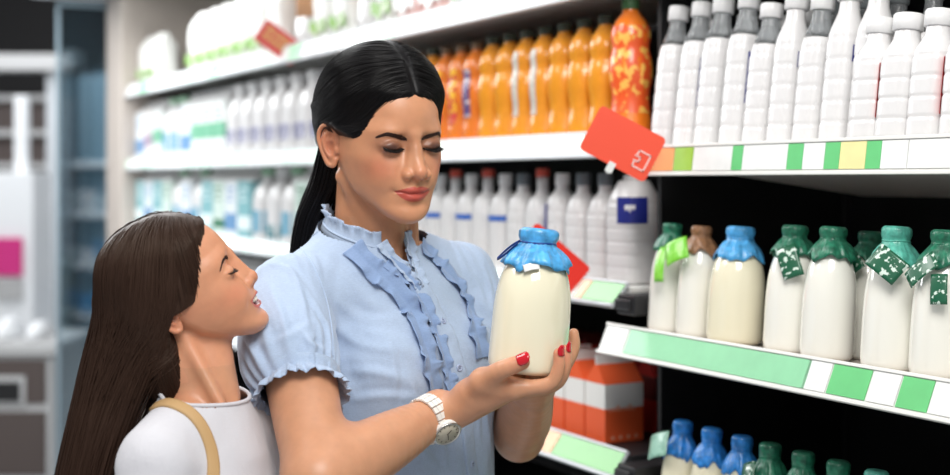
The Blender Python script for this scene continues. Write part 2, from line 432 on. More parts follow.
# R1: white plastic bottles
BA = plastic_bottle('milk_bottle', .262, .0275, WPL2, CLR, shoulder=.66, sk=.8, neckr=.58, capr=.66)
BA2 = plastic_bottle('milk_bottle', .262, .0275, WPL2, CLR, neckr=.58, capr=.66, sk=.8, label=(NAVY, .30, .62, -.45, .45), shoulder=.66)
Bm = plastic_bottle('milk_bottle', .238, .0272, WPL2, CLR, shoulder=.64, sk=.85, neckr=.58, capr=.68)
Bm2 = plastic_bottle('milk_bottle', .246, .0272, WPL2, None, shoulder=.66, sk=.8, neckr=.60, capr=.70, label=(NAVY, .52, .62, -.40, .30))
Bs = plastic_bottle('milk_bottle', .182, .0300, WPL2, None, shoulder=.64, sk=.75, ribs=4, neckr=.62, capr=.66, caph=.11)
Bs2 = plastic_bottle('milk_bottle', .182, .0310, WPL2, None, shoulder=.64, sk=.75, ribs=4, neckr=.62, capr=.68, caph=.11, label=(mat('red_print', lin(214, 60, 60), .4), .2, .62, -2.9, -2.3))
BR = plastic_bottle('milk_bottle', .250, .0300, mat('grey_cap', lin(128, 134, 136), .4), CLR, shoulder=.60)
def onboard(M, px, t, dz=0, t0=0, rz=0):
    return M @ Matrix.Translation((s_of(px, t0+t), t, dz+.0006)) @ Matrix.Rotation(rz, 4, 'Z')
specs = [(664, BA, 0), (687, BA2, 0), (708, BA, 0), (734, BA2, 0), (757, Bm, 0), (777, Bm2, 0), (801, Bm, 0), (828, Bm2, 0), (855, Bm2, 0)]
sm_ = -9
for k, (px, b, _) in enumerate(specs):
    s_k = max(s_of(px+1, .03), sm_+.0575); sm_ = s_k
    kind = 'tall white milk bottle with a clouded neck' if b in (BA, BA2) else 'slender white plastic milk bottle'
    put(b, used, MR1 @ Matrix.Translation((s_k, .060, .0006)), f'{kind}, {NUM[k]} from left on the upper right shelf', 'bottle', 'white plastic bottles on the upper right shelf')
for k, (px, b) in enumerate([(876, Bs), (904, Bs2), (935, Bs), (970, Bs2), (1010, Bs)]):
    put(b, used, onboard(MR1, px-6, .036, 0, -.03), f'short white bottle, {NUM[k]} from left in front of the upper right row', 'bottle', 'short white bottles at the shelf edge')
for k, (px, b) in enumerate([(704, Bm2), (735, Bm2), (764, Bm), (792, Bm), (820, BR), (852, BR), (886, BR), (921, BR), (958, BR), (994, BR)]):
    put(b, used, onboard(MR1, px, .125, 0, -.03), f'grey capped bottle in the back row of the upper right shelf, {NUM[k]} from left', 'bottle', 'back row on the upper right shelf')
# ---------------------------------------------------------------- far end of the aisle on the left
o = MB().box(-9, 5, 12.0, 12.15, 0, 3.4).build('wall_back', mat('dark_wall', (.016, .015, .016), .6)); o['kind'] = 'structure'
o = MB().box(-7.2, -7.05, -2.5, 12, 0, 3.4).build('wall_left', mat('grey_wall', lin(120, 116, 114), .7)); o['kind'] = 'structure'
def rect(px0, px1, py0, py1, Y):   # x0, x1, z0, z1 at distance Y
    return ((px0-475)*Y/FPX, (px1-475)*Y/FPX, CAMZ-(py1-180)*Y/FPX, CAMZ-(py0-180)*Y/FPX)
def fbox(m_, px0, px1, py0, py1, Y, d=.05):
    x0, x1, z0, z1 = rect(px0, px1, py0, py1, Y); m_.box(x0, x1, Y, Y+d, max(z0, .001), z1); return m_
BRN = mat('brown_grey_panel', lin(78, 68, 65), .6); PALE = mat('pale_trim', lin(178, 178, 178), .4); WAP = mat('white_enamel', lin(236, 238, 240), .35)
MAG = mat('magenta_sign', lin(206, 50, 128), .5); GRN = mat('deep_green_post', lin(40, 86, 66), .5)
# wall rack with pale rails
r = empty('wall_rack', (-3.6, 9.6, 0)); inv = Matrix.Translation((-3.6, 9.6, 0)).inverted()
def rp(nm, m_, ma, par=r, iv=inv): o = m_.build(nm, ma, bevel=.004); o.parent = par; o.matrix_parent_inverse = iv; return o
m_ = MB(); m_.box(-4.6, -2.95, 9.66, 9.70, .02, 2.05); rp('back_board', m_, BRN)
for py in (98, 133, 166, 200, 240): rp('rail', fbox(MB(), -150, 50, py-3, py+3, 9.6, .05), PALE)
rp('beam', fbox(MB(), -150, 64, 54, 70, 9.4, .20), PALE); rp('post', fbox(MB(), 46, 56, 66, 372, 9.5, .08), LGR)
tag(r, 'brown wall rack with pale horizontal rails at the far left', 'rack')
# white appliance with a slim mast
r2 = empty('weighing_machine', (-3.0, 8.3, 0)); iv2 = Matrix.Translation((-3.0, 8.3, 0)).inverted()
rp('column', fbox(MB(), 14, 26, 96, 190, 8.3, .08), WAP, r2, iv2); rp('head', fbox(MB(), -8, 33, 172, 345, 8.2, .35), WAP, r2, iv2); rp('pedestal', fbox(MB(), -4, 30, 345, 420, 8.25, .3), PALE, r2, iv2)
o = rp('magenta_display', fbox(MB(), -6, 22, 238, 276, 8.17, .02), MAG, r2, iv2); rp('keypad', fbox(MB(), -6, 22, 280, 300, 8.17, .02), PALE, r2, iv2)
tag(r2, 'white weighing machine with a slim mast and magenta panel at left', 'machine')
o = fbox(MB(), 56, 61, 255, 395, 9.0, .05).build('post', GRN, bevel=.004); tag(o, 'thin dark green post standing beyond the glass end panel', 'post')
# counter unit with drawers
Yc = 6.2; r3 = empty('drawer_counter', (-2.2, Yc, 0)); iv3 = Matrix.Translation((-2.2, Yc, 0)).inverted()
rp('worktop', fbox(MB(), -180, 56, 344, 355, Yc-.02, .62), PALE, r3, iv3); rp('carcass', fbox(MB(), -180, 52, 355, 486, Yc+.01, .55), PALE, r3, iv3)
rp('drawer', fbox(MB(), -60, 46, 360, 404, Yc, .02), BRN, r3, iv3); rp('drawer', fbox(MB(), -60, 46, 412, 476, Yc, .02), BRN, r3, iv3)
rp('dark_window', fbox(MB(), -30, 25, 376, 404, Yc-.012, .012), PALE, r3, iv3); rp('recess', fbox(MB(), -30, 20, 382, 402, Yc-.018, .008), BLK, r3, iv3)
tag(r3, 'pale counter with brown drawer fronts at the lower left', 'counter')
ztop = CAMZ-(344-180)*(Yc-.02)/FPX
for k, (px, w, hh, c, lb) in enumerate(((6, 16, 20, WAP, 'white crumpled bag heaped at the left of the counter top'), (36, 16, 16, WAP, 'white crumpled bag at the right end of the counter top'))):
    x0, x1, z0, z1 = rect(px-w/2, px+w/2, 344-hh, 344, Yc+.2); V = []; F = []; n = 24; mm = 10; rr = random.Random(k)
    for j in range(mm+1):
        for i in range(n):
            a = 2*math.pi*i/n; v = j/mm; rad = math.cos(v*math.pi/2*.96)**.6*(1+.08*math.sin(5*a+v*8+k)); V.append(((x0+x1)/2+(x1-x0)/2*1.25*rad*math.cos(a), Yc+.26+.16*rad*math.sin(a), ztop+.0035+(z1-z0)*v))
    for j in range(mm):
        for i in range(n): F.append((j*n+i, j*n+(i+1) % n, (j+1)*n+(i+1) % n, (j+1)*n+i))
    F.append(tuple(range(n))[::-1]); F.append(tuple(mm*n+i for i in range(n)))
    o = new_mesh('plastic_bag', V, F, c); tag(o, lb, 'bag', 'bags on the counter')
# glass end panel of the long cooler
GLS = mat('tinted_glass', lin(120, 158, 178), .08, trans=.95, ior=1.1, alpha=.45)
gp = empty('glass_panel', SP(S0-.1, -.12, 0)); ig = Matrix.Translation(gp.location).inverted()
rp('pane', MB().box(S0-.245, S0-.235, -.235, -.05, .12, 2.18, SM(0, 0, 0)), GLS, gp, ig)
rp('frame', MB().box(S0-.25, S0-.23, -.25, -.235, .10, 2.2, SM(0, 0, 0)).box(S0-.25, S0-.23, -.25, -.042, 2.18, 2.2, SM(0, 0, 0)).box(S0-.25, S0-.23, -.25, -.042, 0, .12, SM(0, 0, 0)), mat('blue_grey_frame', lin(128, 146, 156), .4), gp, ig)
rp('cornice', MB().box(S0-.30, S0+.3, -.34, -.045, 2.215, 2.33, SM(0, 0, 0)), LGR, gp, ig)
tag(gp, 'tall bluish glass end panel beside the beige cooler post', 'glass panel')
# far cooler seen through the glass
fc = empty('far_cooler', (-2.6, 10.4, 0)); ifc = Matrix.Translation(fc.location).inverted()
rp('cabinet', MB().box(-3.15, -1.6, 10.5, 11.1, 0, 2.3), mat('slate_cooler', lin(120, 146, 160), .5), fc, ifc)
for k, z in enumerate((.35, .75, 1.15, 1.55)): rp('shelf_front', MB().box(-3.15, -1.6, 10.35, 10.5, z, z+.05), WAP, fc, ifc)
tag(fc, 'slate blue cooler far away, seen through the glass end panel', 'cooler')
rn = random.Random(9); BLP = mat('sky_blue_pack', lin(70, 150, 206), .5)
kk = 0
for z in (.40, .80, 1.20):
    for i in range(7):
        w = .10; x = -3.1+i*.2; o = MB().box(x, x+w, 10.36, 10.47, z+.0006, z+.10+.10*rn.random()).build('packet', (BLP if z < .7 or (z < 1 and i % 2) else WAP), bevel=.006)
        tag(o, f'small {"blue" if o.data.materials[0] is BLP else "white"} packet, {NUM[i]} from left on the far cooler\'s {"lower" if z < .7 else "middle" if z < 1 else "upper"} shelf', 'packet', 'packets on the far cooler')
# ---------------------------------------------------------------- heads (local frame: face looks to -Y, +X is the person's left, z up, origin between the ears)
def interp_tab(tab, z):
    T = np.array(tab); return [np.interp(z, T[:, 0], T[:, i]).astype(np.float32) for i in range(1, T.shape[1])]

def smooth_tab(tab, n=220):
    T = np.array(tab, float); zz = np.linspace(T[0, 0], T[-1, 0], n)
    C = np.stack([np.interp(zz, T[:, 0], T[:, i]) for i in range(T.shape[1])], 1)
    ker = np.hanning(19); ker /= ker.sum()
    for i in range(1, T.shape[1]):
        p = np.pad(C[:, i], 9, mode='edge'); C[:, i] = np.convolve(p, ker, 'valid')
    return C

HEAD_TAB = [ # z, front y, back y, centre y, half width, exponent
 (-.0995, -.0860, -.0640, -.0750, .0120, 2.1), (-.0960, -.0930, -.0570, -.0740, .0205, 2.2),
 (-.090, -.0960, -.0470, -.0680, .0300, 2.25), (-.082, -.0965, -.0340, -.0600, .0385, 2.2), (-.072, -.0945, -.0170, -.048, .0465, 2.15),
 (-.060, -.0955, -.0030, -.034, .0535, 2.15), (-.047, -.0980, .012, -.022, .0590, 2.3), (-.030, -.0965, .035, -.012, .0645, 2.4),
 (-.010, -.0920, .062, -.006, .0690, 2.5), (.010, -.0900, .078, 0, .0705, 2.6), (.028, -.0938, .088, 0, .0710, 2.6),
 (.036, -.0930, .082, 0, .0700, 2.5), (.044, -.0905, .074, 0, .0670, 2.4), (.052, -.081, .060, .002, .058, 2.3), (.058, -.062, .045, .002, .044, 2.2)]

def base_field(F, tab):
    X, Y, Z = F.pts((slice(None),)*3)
    C = smooth_tab(tab)
    z = F.ax[2]
    yf, yb, yc, W, n = [np.interp(z, C[:, 0], C[:, i]).astype(np.float32)[None, None, :] for i in range(1, 6)]
    over = np.maximum(np.maximum(C[0, 0]-z, z-C[-1, 0]), 0).astype(np.float32)[None, None, :]
    W = np.maximum(W, .001)
    dy = Y-yc; D = np.maximum(np.where(dy < 0, yc-yf, yb-yc), .001)
    nn = np.where(dy < 0, n, 2.1)
    g = (np.abs(X/W)**nn+np.abs(dy/D)**nn)**(1/nn)-1
    g = g*np.minimum(W, D)+over
    gx, gy, gz = np.gradient(g, F.h)
    gm = np.sqrt(gx**2+gy**2+gz**2)
    g = np.maximum(g/np.clip(gm, .35, 4), over*.98-.0005*(over == 0)-.08*(over == 0))
    np.minimum(F.f, g, out=F.f)

def make_ear(F, sx, o=(0, 0, 0), sc=1.0, yaw=.34):
    """ear of side sx; centre near (.072,.012,-.002)"""
    R = np.array(Matrix.Rotation(-sx*yaw, 3, 'Z')); c = np.array((sx*.0695, .010, -.002))+np.array(o)
    def P(u, v, w):  # u outwards, v back, w up
        # the ear plane is hinged at its front edge and leans out
        loc = np.array((sx*u, v, w))*sc
        return c+R@loc
    # plate
    F.ell(P(.003, .008, .006), (.0045*sc, .0165*sc, .024*sc), R, k=.004)
    F.ell(P(.001, .004, -.018), (.004*sc, .0095*sc, .0125*sc), R, k=.004)
    # bowl
    F.ell(P(.010, .003, -.002), (.0075*sc, .0085*sc, .0115*sc), R, k=.003, op='sub')
    F.ell(P(.010, .007, .017), (.006*sc, .0085*sc, .0085*sc), R, k=.003, op='sub')
    hel = [P(.003, -.007, .003), P(.006, -.009, .013), P(.008, -.005, .024), P(.009, .004, .0305), P(.0095, .015, .029), P(.0095, .0225, .020), P(.009, .0235, .008), P(.007, .0195, -.005), P(.0055, .014, -.016), P(.004, .008, -.025), P(.003, .000, -.026), P(.002, -.003, -.018)]
    C = catmull(hel, 26); rs = np.interp(np.linspace(0, 1, 26), [0, .3, .6, .8, 1], [.0022, .0031, .0028, .0036, .0036])*sc
    F.chain(C, rs, k=.0018)
    ant = [P(.006, .012, .018), P(.008, .015, .008), P(.0075, .0125, -.003), P(.006, .006, -.013)]
    C = catmull(ant, 10); F.chain(C, [.0026*sc]*10, k=.002)
    F.ell(P(.004, -.0065, -.004), (.0035*sc, .0035*sc, .006*sc), R, k=.002)   # tragus

def make_head(P, h=.0014, neck=(), zmin=-.19, extra=None):
    """returns field with the finished head; P: parameters"""
    F = Field((-.095, -.135, zmin), (.098, .122, .150), h)
    base_field(F, P.get('tab', HEAD_TAB))
    sk = P.get('skull', ((0, .0005, .042), (.0725, .0960, .0815))); F.ell(sk[0], sk[1], k=.004)
    B = F.f.copy()
    # jaw angle and cheekbones
    for s in (-1, 1):
        F.brush((s*.050, -.020, -.055), (.012, .02, .016), P.get('jaw', .002))
        F.brush((s*.050, -.060, -.012), (.013, .016, .011), P.get('cheekbone', .0035))
        F.brush((s*.047, -.052, -.040), (.014, .018, .014), P.get('hollow', -.0015))
        F.brush((s*.033, -.078, -.032), (.012, .012, .012), P.get('apple', .0025))
        F.brush((s*.062, -.045, .035), (.012, .02, .016), -.002)
    # neck
    for a, b, ra, rb, k in neck: F.cap(a, b, ra, rb, k)
    # orbits
    eo = P.get('eye_x', .0315); ez = P.get('eye_z', .008)
    for s in (-1, 1):
        F.brush((s*(eo-.002), -.092, ez+.001), (.0125, .011, .0095), -.0085)
        F.brush((s*.017, -.097, ez+.004), (.006, .012, .010), -.0045)
        F.brush((s*(eo+.002), -.091, ez+.019), (.014, .010, .0045), P.get('browridge', .0018))
    # nose
    nt = np.array(P.get('tip', (0, -.1100, -.0265))); nw = P.get('nosew', 1.0)
    F.chain([(0, -.0905, .022), (0, -.0935, .008), (0, -.0985, -.008), tuple(nt+np.array((0, .0045, .004)))], [.0068, .0066, .0075, .0085], k=.010)
    for s in (-1, 1):
        F.cap((s*.003, -.091, .004), nt+np.array((s*.0075*nw, .0135, .000)), .0050, .0075, .009)
    F.ell(nt+np.array((0, .0010, 0)), (.0090, .0080, .0078), k=.005)
    F.ell(nt+np.array((0, .0045, -.0058)), (.0045, .0085, .0035), k=.004)
    F.cap(nt+np.array((0, .006, -.006)), (0, -.094, -.040), .0050, .0050, .006)
    for s in (-1, 1):
        F.ell(nt+np.array((s*.0118*nw, .0115, -.0032)), (.0066, .0092, .0068), k=.005)
        F.ell(nt+np.array((s*.0070*nw, .0068, -.0104)), (.0036, .0058, .0036), rotm(0, 0, s*.35), k=.0015, op='sub')
        F.brush(nt+np.array((s*.0195*nw, .0150, -.001)), (.0032, .006, .0065), -.0016)
    # eyeballs under the lids
    lid = P.get('lid', .0135)
    for s in (-1, 1):
        F.ell((s*(eo+.0005), -.0775, ez-.001), (lid*1.22, .0125, lid*.92), rotm(0, 0, s*.16), k=.005)
        # upper lid crease
        if P.get('crease', 1):
            pts = [(s*(eo-.012), -.089, ez+.0035), (s*(eo-.005), -.091, ez+.009), (s*(eo+.004), -.0895, ez+.0095), (s*(eo+.013), -.084, ez+.005)]
            C = catmull(pts, 9); 
            for c in C: F.brush(c, (.0028, .004, .0014), -.0011)
        # lash line groove
        lz = P.get('lash', -.0055)
        for t in np.linspace(-1, 1, 15):
            F.brush((s*(eo+t*.0135), -.0885+.0052*t*t+(.002 if t > .6 else 0), ez+lz+.0036*t*t*(1 if t > 0 else .75)), (.0016, .004, .0011), -.0011)
    # mouth
    m = P.get('mouth', {})
    mz = m.get('z', -.0560); mw = m.get('w', .0255); up = m.get('corner', .002); my = m.get('y', -.1005)
    F.brush((0, my-.001, mz+.0145), (.0035, .006, .006), -.0012)       # philtrum
    for s in (-1, 1):
        F.brush((s*.0045, my-.001, mz+.0055), (.0065, .006, .0036), .0030)
        F.brush((s*.0135, my+.004, mz+.0036), (.007, .006, .0034), .0022)
        F.brush((s*.0065, my, mz-.0066), (.0085, .006, .0042), .0034)
        F.brush((s*(mw+.003), my+.016, mz+up), (.0035, .006, .005), -.0020)
    F.brush((0, my-.001, mz-.0070), (.008, .006, .0045), .0008)
    F.brush((0, my+.003, mz-.0165), (.016, .008, .0045), -.0028)
    if not m.get('open'):
        for t in np.linspace(-1, 1, 31):
            F.brush((t*mw, my+.0135*t*t-.001, mz+up*abs(t)**2.2-(.0010*(1-abs(t)) if abs(t) < .25 else .00015)+.0007*np.cos(abs(t)*9)), (.0014, .0045, .0010), -.0016)
    else:
        for t in np.linspace(-1, 1, 33):
            q = max(.0012, m['open']*(1-t*t)**.7)
            F.ell((t*mw*.95, my+m.get('curve', .0145)*t*t+.001, mz+up*t*t-.0005), (.0022, .011, q), k=.0008, op='sub')
    # chin
    F.brush((0, -.095, -.088), (.013, .010, .009), P.get('chin', .0022))
    if extra: extra(F)
    for s in P.get('ears', (-1, 1)): make_ear(F, s, sc=P.get('ear_sc', 1.0))
    return F, B

def lip_mask(V, P):
    m = P.get('mouth', {}); mz = m.get('z', -.0560); mw = m.get('w', .0255); up = m.get('corner', .002)
    x = V[:, 0]; z = V[:, 2]; t = np.clip(np.abs(x)/(mw+.0005), 0, 1)
    mid = mz+up*t**2.2
    top = mid+m.get('up_h', .0092)*(1-t**1.7)**.8*(1-.16*np.exp(-(x/.0028)**2))
    bot = mid-m.get('lo_h', .0112)*(1-t**2.0)**.75
    if 'mid_fn' in m: top, bot = m['mid_fn'](x, z, top, bot, t)
    e = .0007
    a = np.clip((top-z)/e, 0, 1)*np.clip((z-bot)/e, 0, 1)*(V[:, 1] < -.070)*(np.abs(x) < mw+.0005)
    return a

def spot(V, c, sg):
    c = np.array(c); sg = np.array(sg)
    return np.exp(-.5*(((V-c)/sg)**2).sum(1))
PW = dict(mouth=dict(corner=.0028, w=.0275, up_h=.0105, lo_h=.0125), nosew=1.34, cheekbone=.0035, apple=.0035, hollow=.0, jaw=.003, chin=.0015)
def skin_colors(V, P, base=(205, 146, 110), lip=(190, 80, 70)):
    c = np.tile(np.array(lin(*base)), (len(V), 1)).astype(np.float32)
    def mix(m, rgb): 
        nonlocal c
        c = c*(1-m[:, None])+np.array(lin(*rgb))*m[:, None]
    for s in (-1, 1):
        mix(P.get('blush', .45)*spot(V, (s*.045, -.072, -.022), (.014, .03, .012)), (205, 108, 84))
        if P.get('makeup', 1):
            eo = P.get('eye_x', .0315); ez = P.get('eye_z', .008)
            mix(.62*spot(V, (s*(eo+.004), -.09, ez+.0020), (.0155, .02, .0085)), (112, 66, 54)); mix(.85*spot(V, (s*(eo+.003), -.09, ez-.0010), (.0130, .02, .0052)), (58, 34, 32))
        mix(.35*spot(V, (s*.078, .012, .0), (.008, .02, .02)), (200, 96, 76))
    mix(.25*spot(V, (0, -.118, -.028), (.012, .012, .008)), (205, 108, 84))
    mix(.92*lip_mask(V, P), lip)
    return c
# ---------------------------------------------------------------- the woman
SKIN = mat('skin', (.7, .45, .32), .38, sss=.12, attr=True, noise=(60, .05), bump=(700, .12, .0004))
def hair_mat(name, c, c2, rough=.3):
    if name in MATS: return MATS[name]
    m = mat(name, c, rough, attr=False, spec=.45)
    return m
def hmat(euler_deg, t, s):
    E = Matrix.Rotation(math.radians(euler_deg[2]), 4, 'Z') @ Matrix.Rotation(math.radians(euler_deg[1]), 4, 'Y') @ Matrix.Rotation(math.radians(euler_deg[0]), 4, 'X')
    return Matrix.Translation(t) @ E @ Matrix.Scale(s, 4)
def xf(M, V):
    A = np.array(M); V = np.atleast_2d(V); return V @ A[:3, :3].T + A[:3, 3]

WM = hmat((7.5, -2.0, 33.5), (-.1325, 1.8794, 1.4998), 1.0)
WMi = WM.inverted()
def wl(p): return tuple(WMi @ Vector(p))      # world point to head frame

YAW = math.radians(45)
def T(u, w, z, c=(-.135, 1.92)):              # torso frame: u towards her left, w forward
    return np.array((c[0]+u*math.cos(YAW)+w*math.sin(YAW), c[1]+u*math.sin(YAW)-w*math.cos(YAW), z))
RT = rotm(0, 0, YAW)
SH_N = np.array((-.258, 1.805, 1.292)); SH_F = np.array((-.020, 2.02, 1.30))
EL_N = np.array((-.190, 1.60, 1.085)); WR_N = np.array((-.047, 1.750, 1.141))
EL_F = np.array((.066, 1.975, 1.066)); WR_F = np.array((.080, 1.815, 1.165))
NB = np.array((-.158, 1.915, 1.315))          # neck base

def neck_prims(F, conv=lambda p: tuple(p)):
    top = np.array(xf(WM, (0, .028, -.035))[0])
    F.cap(conv(top), conv(NB), .0485, .050, .014)
    F.cap(conv(xf(WM, (0, -.012, -.055))[0]), conv(NB+np.array((.02, -.022, .02))), .034, .036, .016)
    for s in (-1, 1):   # neck muscle from behind the ear to the breastbone
        F.cap(conv(xf(WM, (s*.052, .012, -.045))[0]), conv(T(s*.014, .052, 1.325)), .013, .009, .012)

WF, WB = make_head(PW, h=.00135, zmin=-.175, extra=lambda F: neck_prims(F, wl))
hV, hQ = WF.mesh()
hcol = skin_colors(hV, PW)
hVw = xf(WM, hV)

# arms and chest skin in world frame
def torso_prims(F, off=0, bust=1):
    F.ell(T(0, 0, 1.17), (.150+off, .098+off, .20+off), RT, k=.03)
    F.ell(T(.02, .015, 1.0), (.134+off, .100+off, .20+off), RT, k=.04)
    for s, J in ((-1, SH_N), (1, SH_F)):
        F.cap(T(s*.045, -.015, 1.325), J, .045+off, .045+off, .035)
        F.cap(NB+np.array((0, .005, .035)), T(s*.09, -.015, 1.315), .040+off, .040+off, .035)
        F.cap(T(s*.03, .035, 1.285), T(s*.13, .01, 1.28), .035+off, .04+off, .03)
        if bust: F.ell(T(s*.070, .080, 1.165), (.062+off, .055+off, .068+off), RT, k=.035)
    F.ell(T(0, .04, 1.22), (.10+off, .062+off, .09+off), RT, k=.03)

# near arm with its hand
def finger(F, pts, rs, k=.003):
    P = catmull(pts, 4*(len(pts)-1)+1); R_ = np.interp(np.linspace(0, 1, len(P)), np.linspace(0, 1, len(rs)), rs)
    F.chain(P, R_, k)
BO = np.array((.0665, 1.722, 1.1985)); BTILT = math.radians(5.5)      # bottle base centre and lean
nails = []
def nail(tip, prev, up, r, L=.0125):
    nails.append((np.array(tip, float), np.array(prev, float), np.array(up, float), r, L))

F = Field((-.33, 1.52, 1.02), (.15, 1.84, 1.32), .0016)
F.limb([SH_N, SH_N*.45+EL_N*.55, EL_N], [.050, .0455, .039], k=.02)
fa = WR_N-EL_N
F.limb([EL_N, EL_N+fa*.25, EL_N+fa*.6, EL_N+fa*.88, WR_N], [.041, .0435, .0365, .0275, .0245], k=.025)
P_ = lambda px, py, Y: at(px, py, Y)
wr = WR_N
mcp = [P_(514, 388.5, 1.681), P_(516, 390, 1.700), P_(514, 391, 1.720), P_(510, 391, 1.740)]
for i, (m_, r0, r1) in enumerate(zip(mcp, (.0205, .020, .019, .0175), (.0105, .0105, .010, .009))):
    base = wr+np.array((.012, (i-1.5)*.009, .000))
    F.chain([wr, base, base*.5+m_*.5, m_], [.0235, .0205, .015, r1], k=.014)
fing = [
 [mcp[0], P_(549, 384.5, 1.672), P_(558.5, 368, 1.668), P_(558.5, 353.5, 1.668)],
 [mcp[1], P_(553, 384.5, 1.694), P_(565, 367, 1.688), P_(565, 350.0, 1.690)],
 [mcp[2], P_(551, 386, 1.738), P_(556, 374, 1.764), P_(552, 360, 1.776)],
 [mcp[3], P_(538, 388, 1.760), P_(541, 378, 1.782), P_(538, 362, 1.790)]]
for f_, rr in zip(fing, ([.0105, .0095, .0082, .0068], [.0108, .0098, .0084, .0070], [.0102, .0094, .008, .0066], [.009, .0082, .007, .006])):
    finger(F, f_, rr, k=.0035)
th = [P_(462, 402, 1.730), P_(483, 381, 1.690), P_(503, 369.5, 1.661), P_(522, 362.0, 1.655)]
F.chain([th[0], th[0]*.5+th[1]*.5, th[1]], [.019, .0190, .0150], k=.014)
finger(F, th[1:], [.0145, .0118, .0100], k=.005)
F.cap(th[1], mcp[0], .0115, .0110, .016)                       # web of the thumb
F.ell((th[0]+th[1])*.5+np.array((.006, .012, -.002)), (.026, .020, .015), k=.014)
nail(th[3], th[2], (.05, -.8, .6), .0102, .0150)
nail(fing[0][3], fing[0][2], (.62, -.75, .1), .0070, .0120)
nail(fing[1][3], fing[1][2], (.86, -.5, .1), .0072, .0120)
aV, aQ = F.mesh()

F = Field((-.09, 1.70, 1.0), (.16, 2.08, 1.34), .002)
F.limb([SH_F, SH_F*.4+EL_F*.6, EL_F], [.050, .045, .034], k=.02)
fb = WR_F-EL_F
F.limb([EL_F, EL_F+fb*.3, EL_F+fb*.65, WR_F], [.033, .040, .036, .0275], k=.02)
bm = [WR_F+np.array(v) for v in ((.022, -.030, .010), (.012, -.042, .010), (-.004, -.048, .009), (-.018, -.046, .006))]
for m_ in bm: F.chain([WR_F, WR_F*.5+m_*.5, m_], [.024, .018, .0125], k=.012)
for m_, dx, L in zip(bm, (.026, .016, .0, -.012), (.0, .0, .0, .0)):
    finger(F, [m_, m_+np.array((dx*.8, -.008, .028)), m_+np.array((dx*1.2, -.006, .050)), m_+np.array((dx*1.2, -.004, .068))], [.0105, .0095, .0085, .007], k=.003)
finger(F, [WR_F+np.array((-.006, -.012, .01)), WR_F+np.array((-.022, -.016, .022)), WR_F+np.array((-.030, -.016, .040)), WR_F+np.array((-.030, -.018, .056))], [.015, .0125, .0105, .0085], k=.006)
bV, bQ = F.mesh()

F = Field((-.34, 1.74, 1.10), (.06, 2.10, 1.40), .0025)
torso_prims(F, -.012, bust=0); neck_prims(F)
F.brush(T(0, .075, 1.318), (.010, .010, .010), -.004)
for s in (-1, 1): F.cap(T(s*.016, .070, 1.318), T(s*.10, .030, 1.330), .004, .0035, .016)
cV, cQ = F.mesh()

def base_col(n, c=(208, 152, 118)): return np.tile(np.array(lin(*c)), (n, 1))
allV = []; allQ = []; allC = []; n0 = 0
for V_, Q_, C_ in ((hVw, hQ, hcol), (aV, aQ, None), (bV, bQ, None), (cV, cQ, None)):
    if C_ is None:
        C_ = base_col(len(V_))
    allV.append(V_); allQ.append(Q_+n0); allC.append(C_); n0 += len(V_)
aC = allC[1]
for tp in (fing[0][3], fing[1][3], th[3]):
    m_ = .35*np.exp(-.5*(((aV-tp)/.012)**2).sum(1)); aC[:] = aC*(1-m_[:, None])+np.array(lin(214, 120, 96))*m_[:, None]
woman = empty('person', (float(NB[0]), float(NB[1]), 1.0))
def wchild(o):
    o.parent = woman; o.matrix_parent_inverse = Matrix.Translation(woman.location).inverted(); return o
tag(woman, 'black haired woman in a ruffled pale blue blouse, looking down at her milk bottle', 'person')
wbody = wchild(new_mesh('body', np.concatenate(allV), np.concatenate(allQ), SKIN, np.concatenate(allC)))

# nails
NAIL = mat('red_nail_polish', lin(196, 16, 34), .12, coat=.6)
for tip, prev, up, r, L in nails:
    d = tip-prev; d /= np.linalg.norm(d); up = up-d*(up@d); up /= np.linalg.norm(up); sd = np.cross(d, up)
    V_ = []; n_u, n_v = 9, 9
    for i in range(n_u):
        for j in range(n_v):
            u = i/(n_u-1)*2-1; v = j/(n_v-1)
            taper = math.sqrt(max(0, 1-max(0, (v-.50)/.52)**2))*math.sqrt(max(0, 1-max(0, (.28-v)/.36)**2))*.95
            ang = u*.95*taper
            V_.append(tip+d*(-L*.22+L*1.15*v)+(up*math.cos(ang)+sd*math.sin(ang))*(r+.0006)-up*(.0012*(v > .8)*(v-.8)*5))
    V_ = np.array(V_); Fq = [(i*n_v+j, (i+1)*n_v+j, (i+1)*n_v+j+1, i*n_v+j+1) for i in range(n_u-1) for j in range(n_v-1)]
    o = wchild(new_mesh('fingernail', V_, Fq, NAIL)); o['label'] = 'red painted fingernail'
    md = o.modifiers.new('s', 'SOLIDIFY'); md.thickness = .0009; md.offset = 0

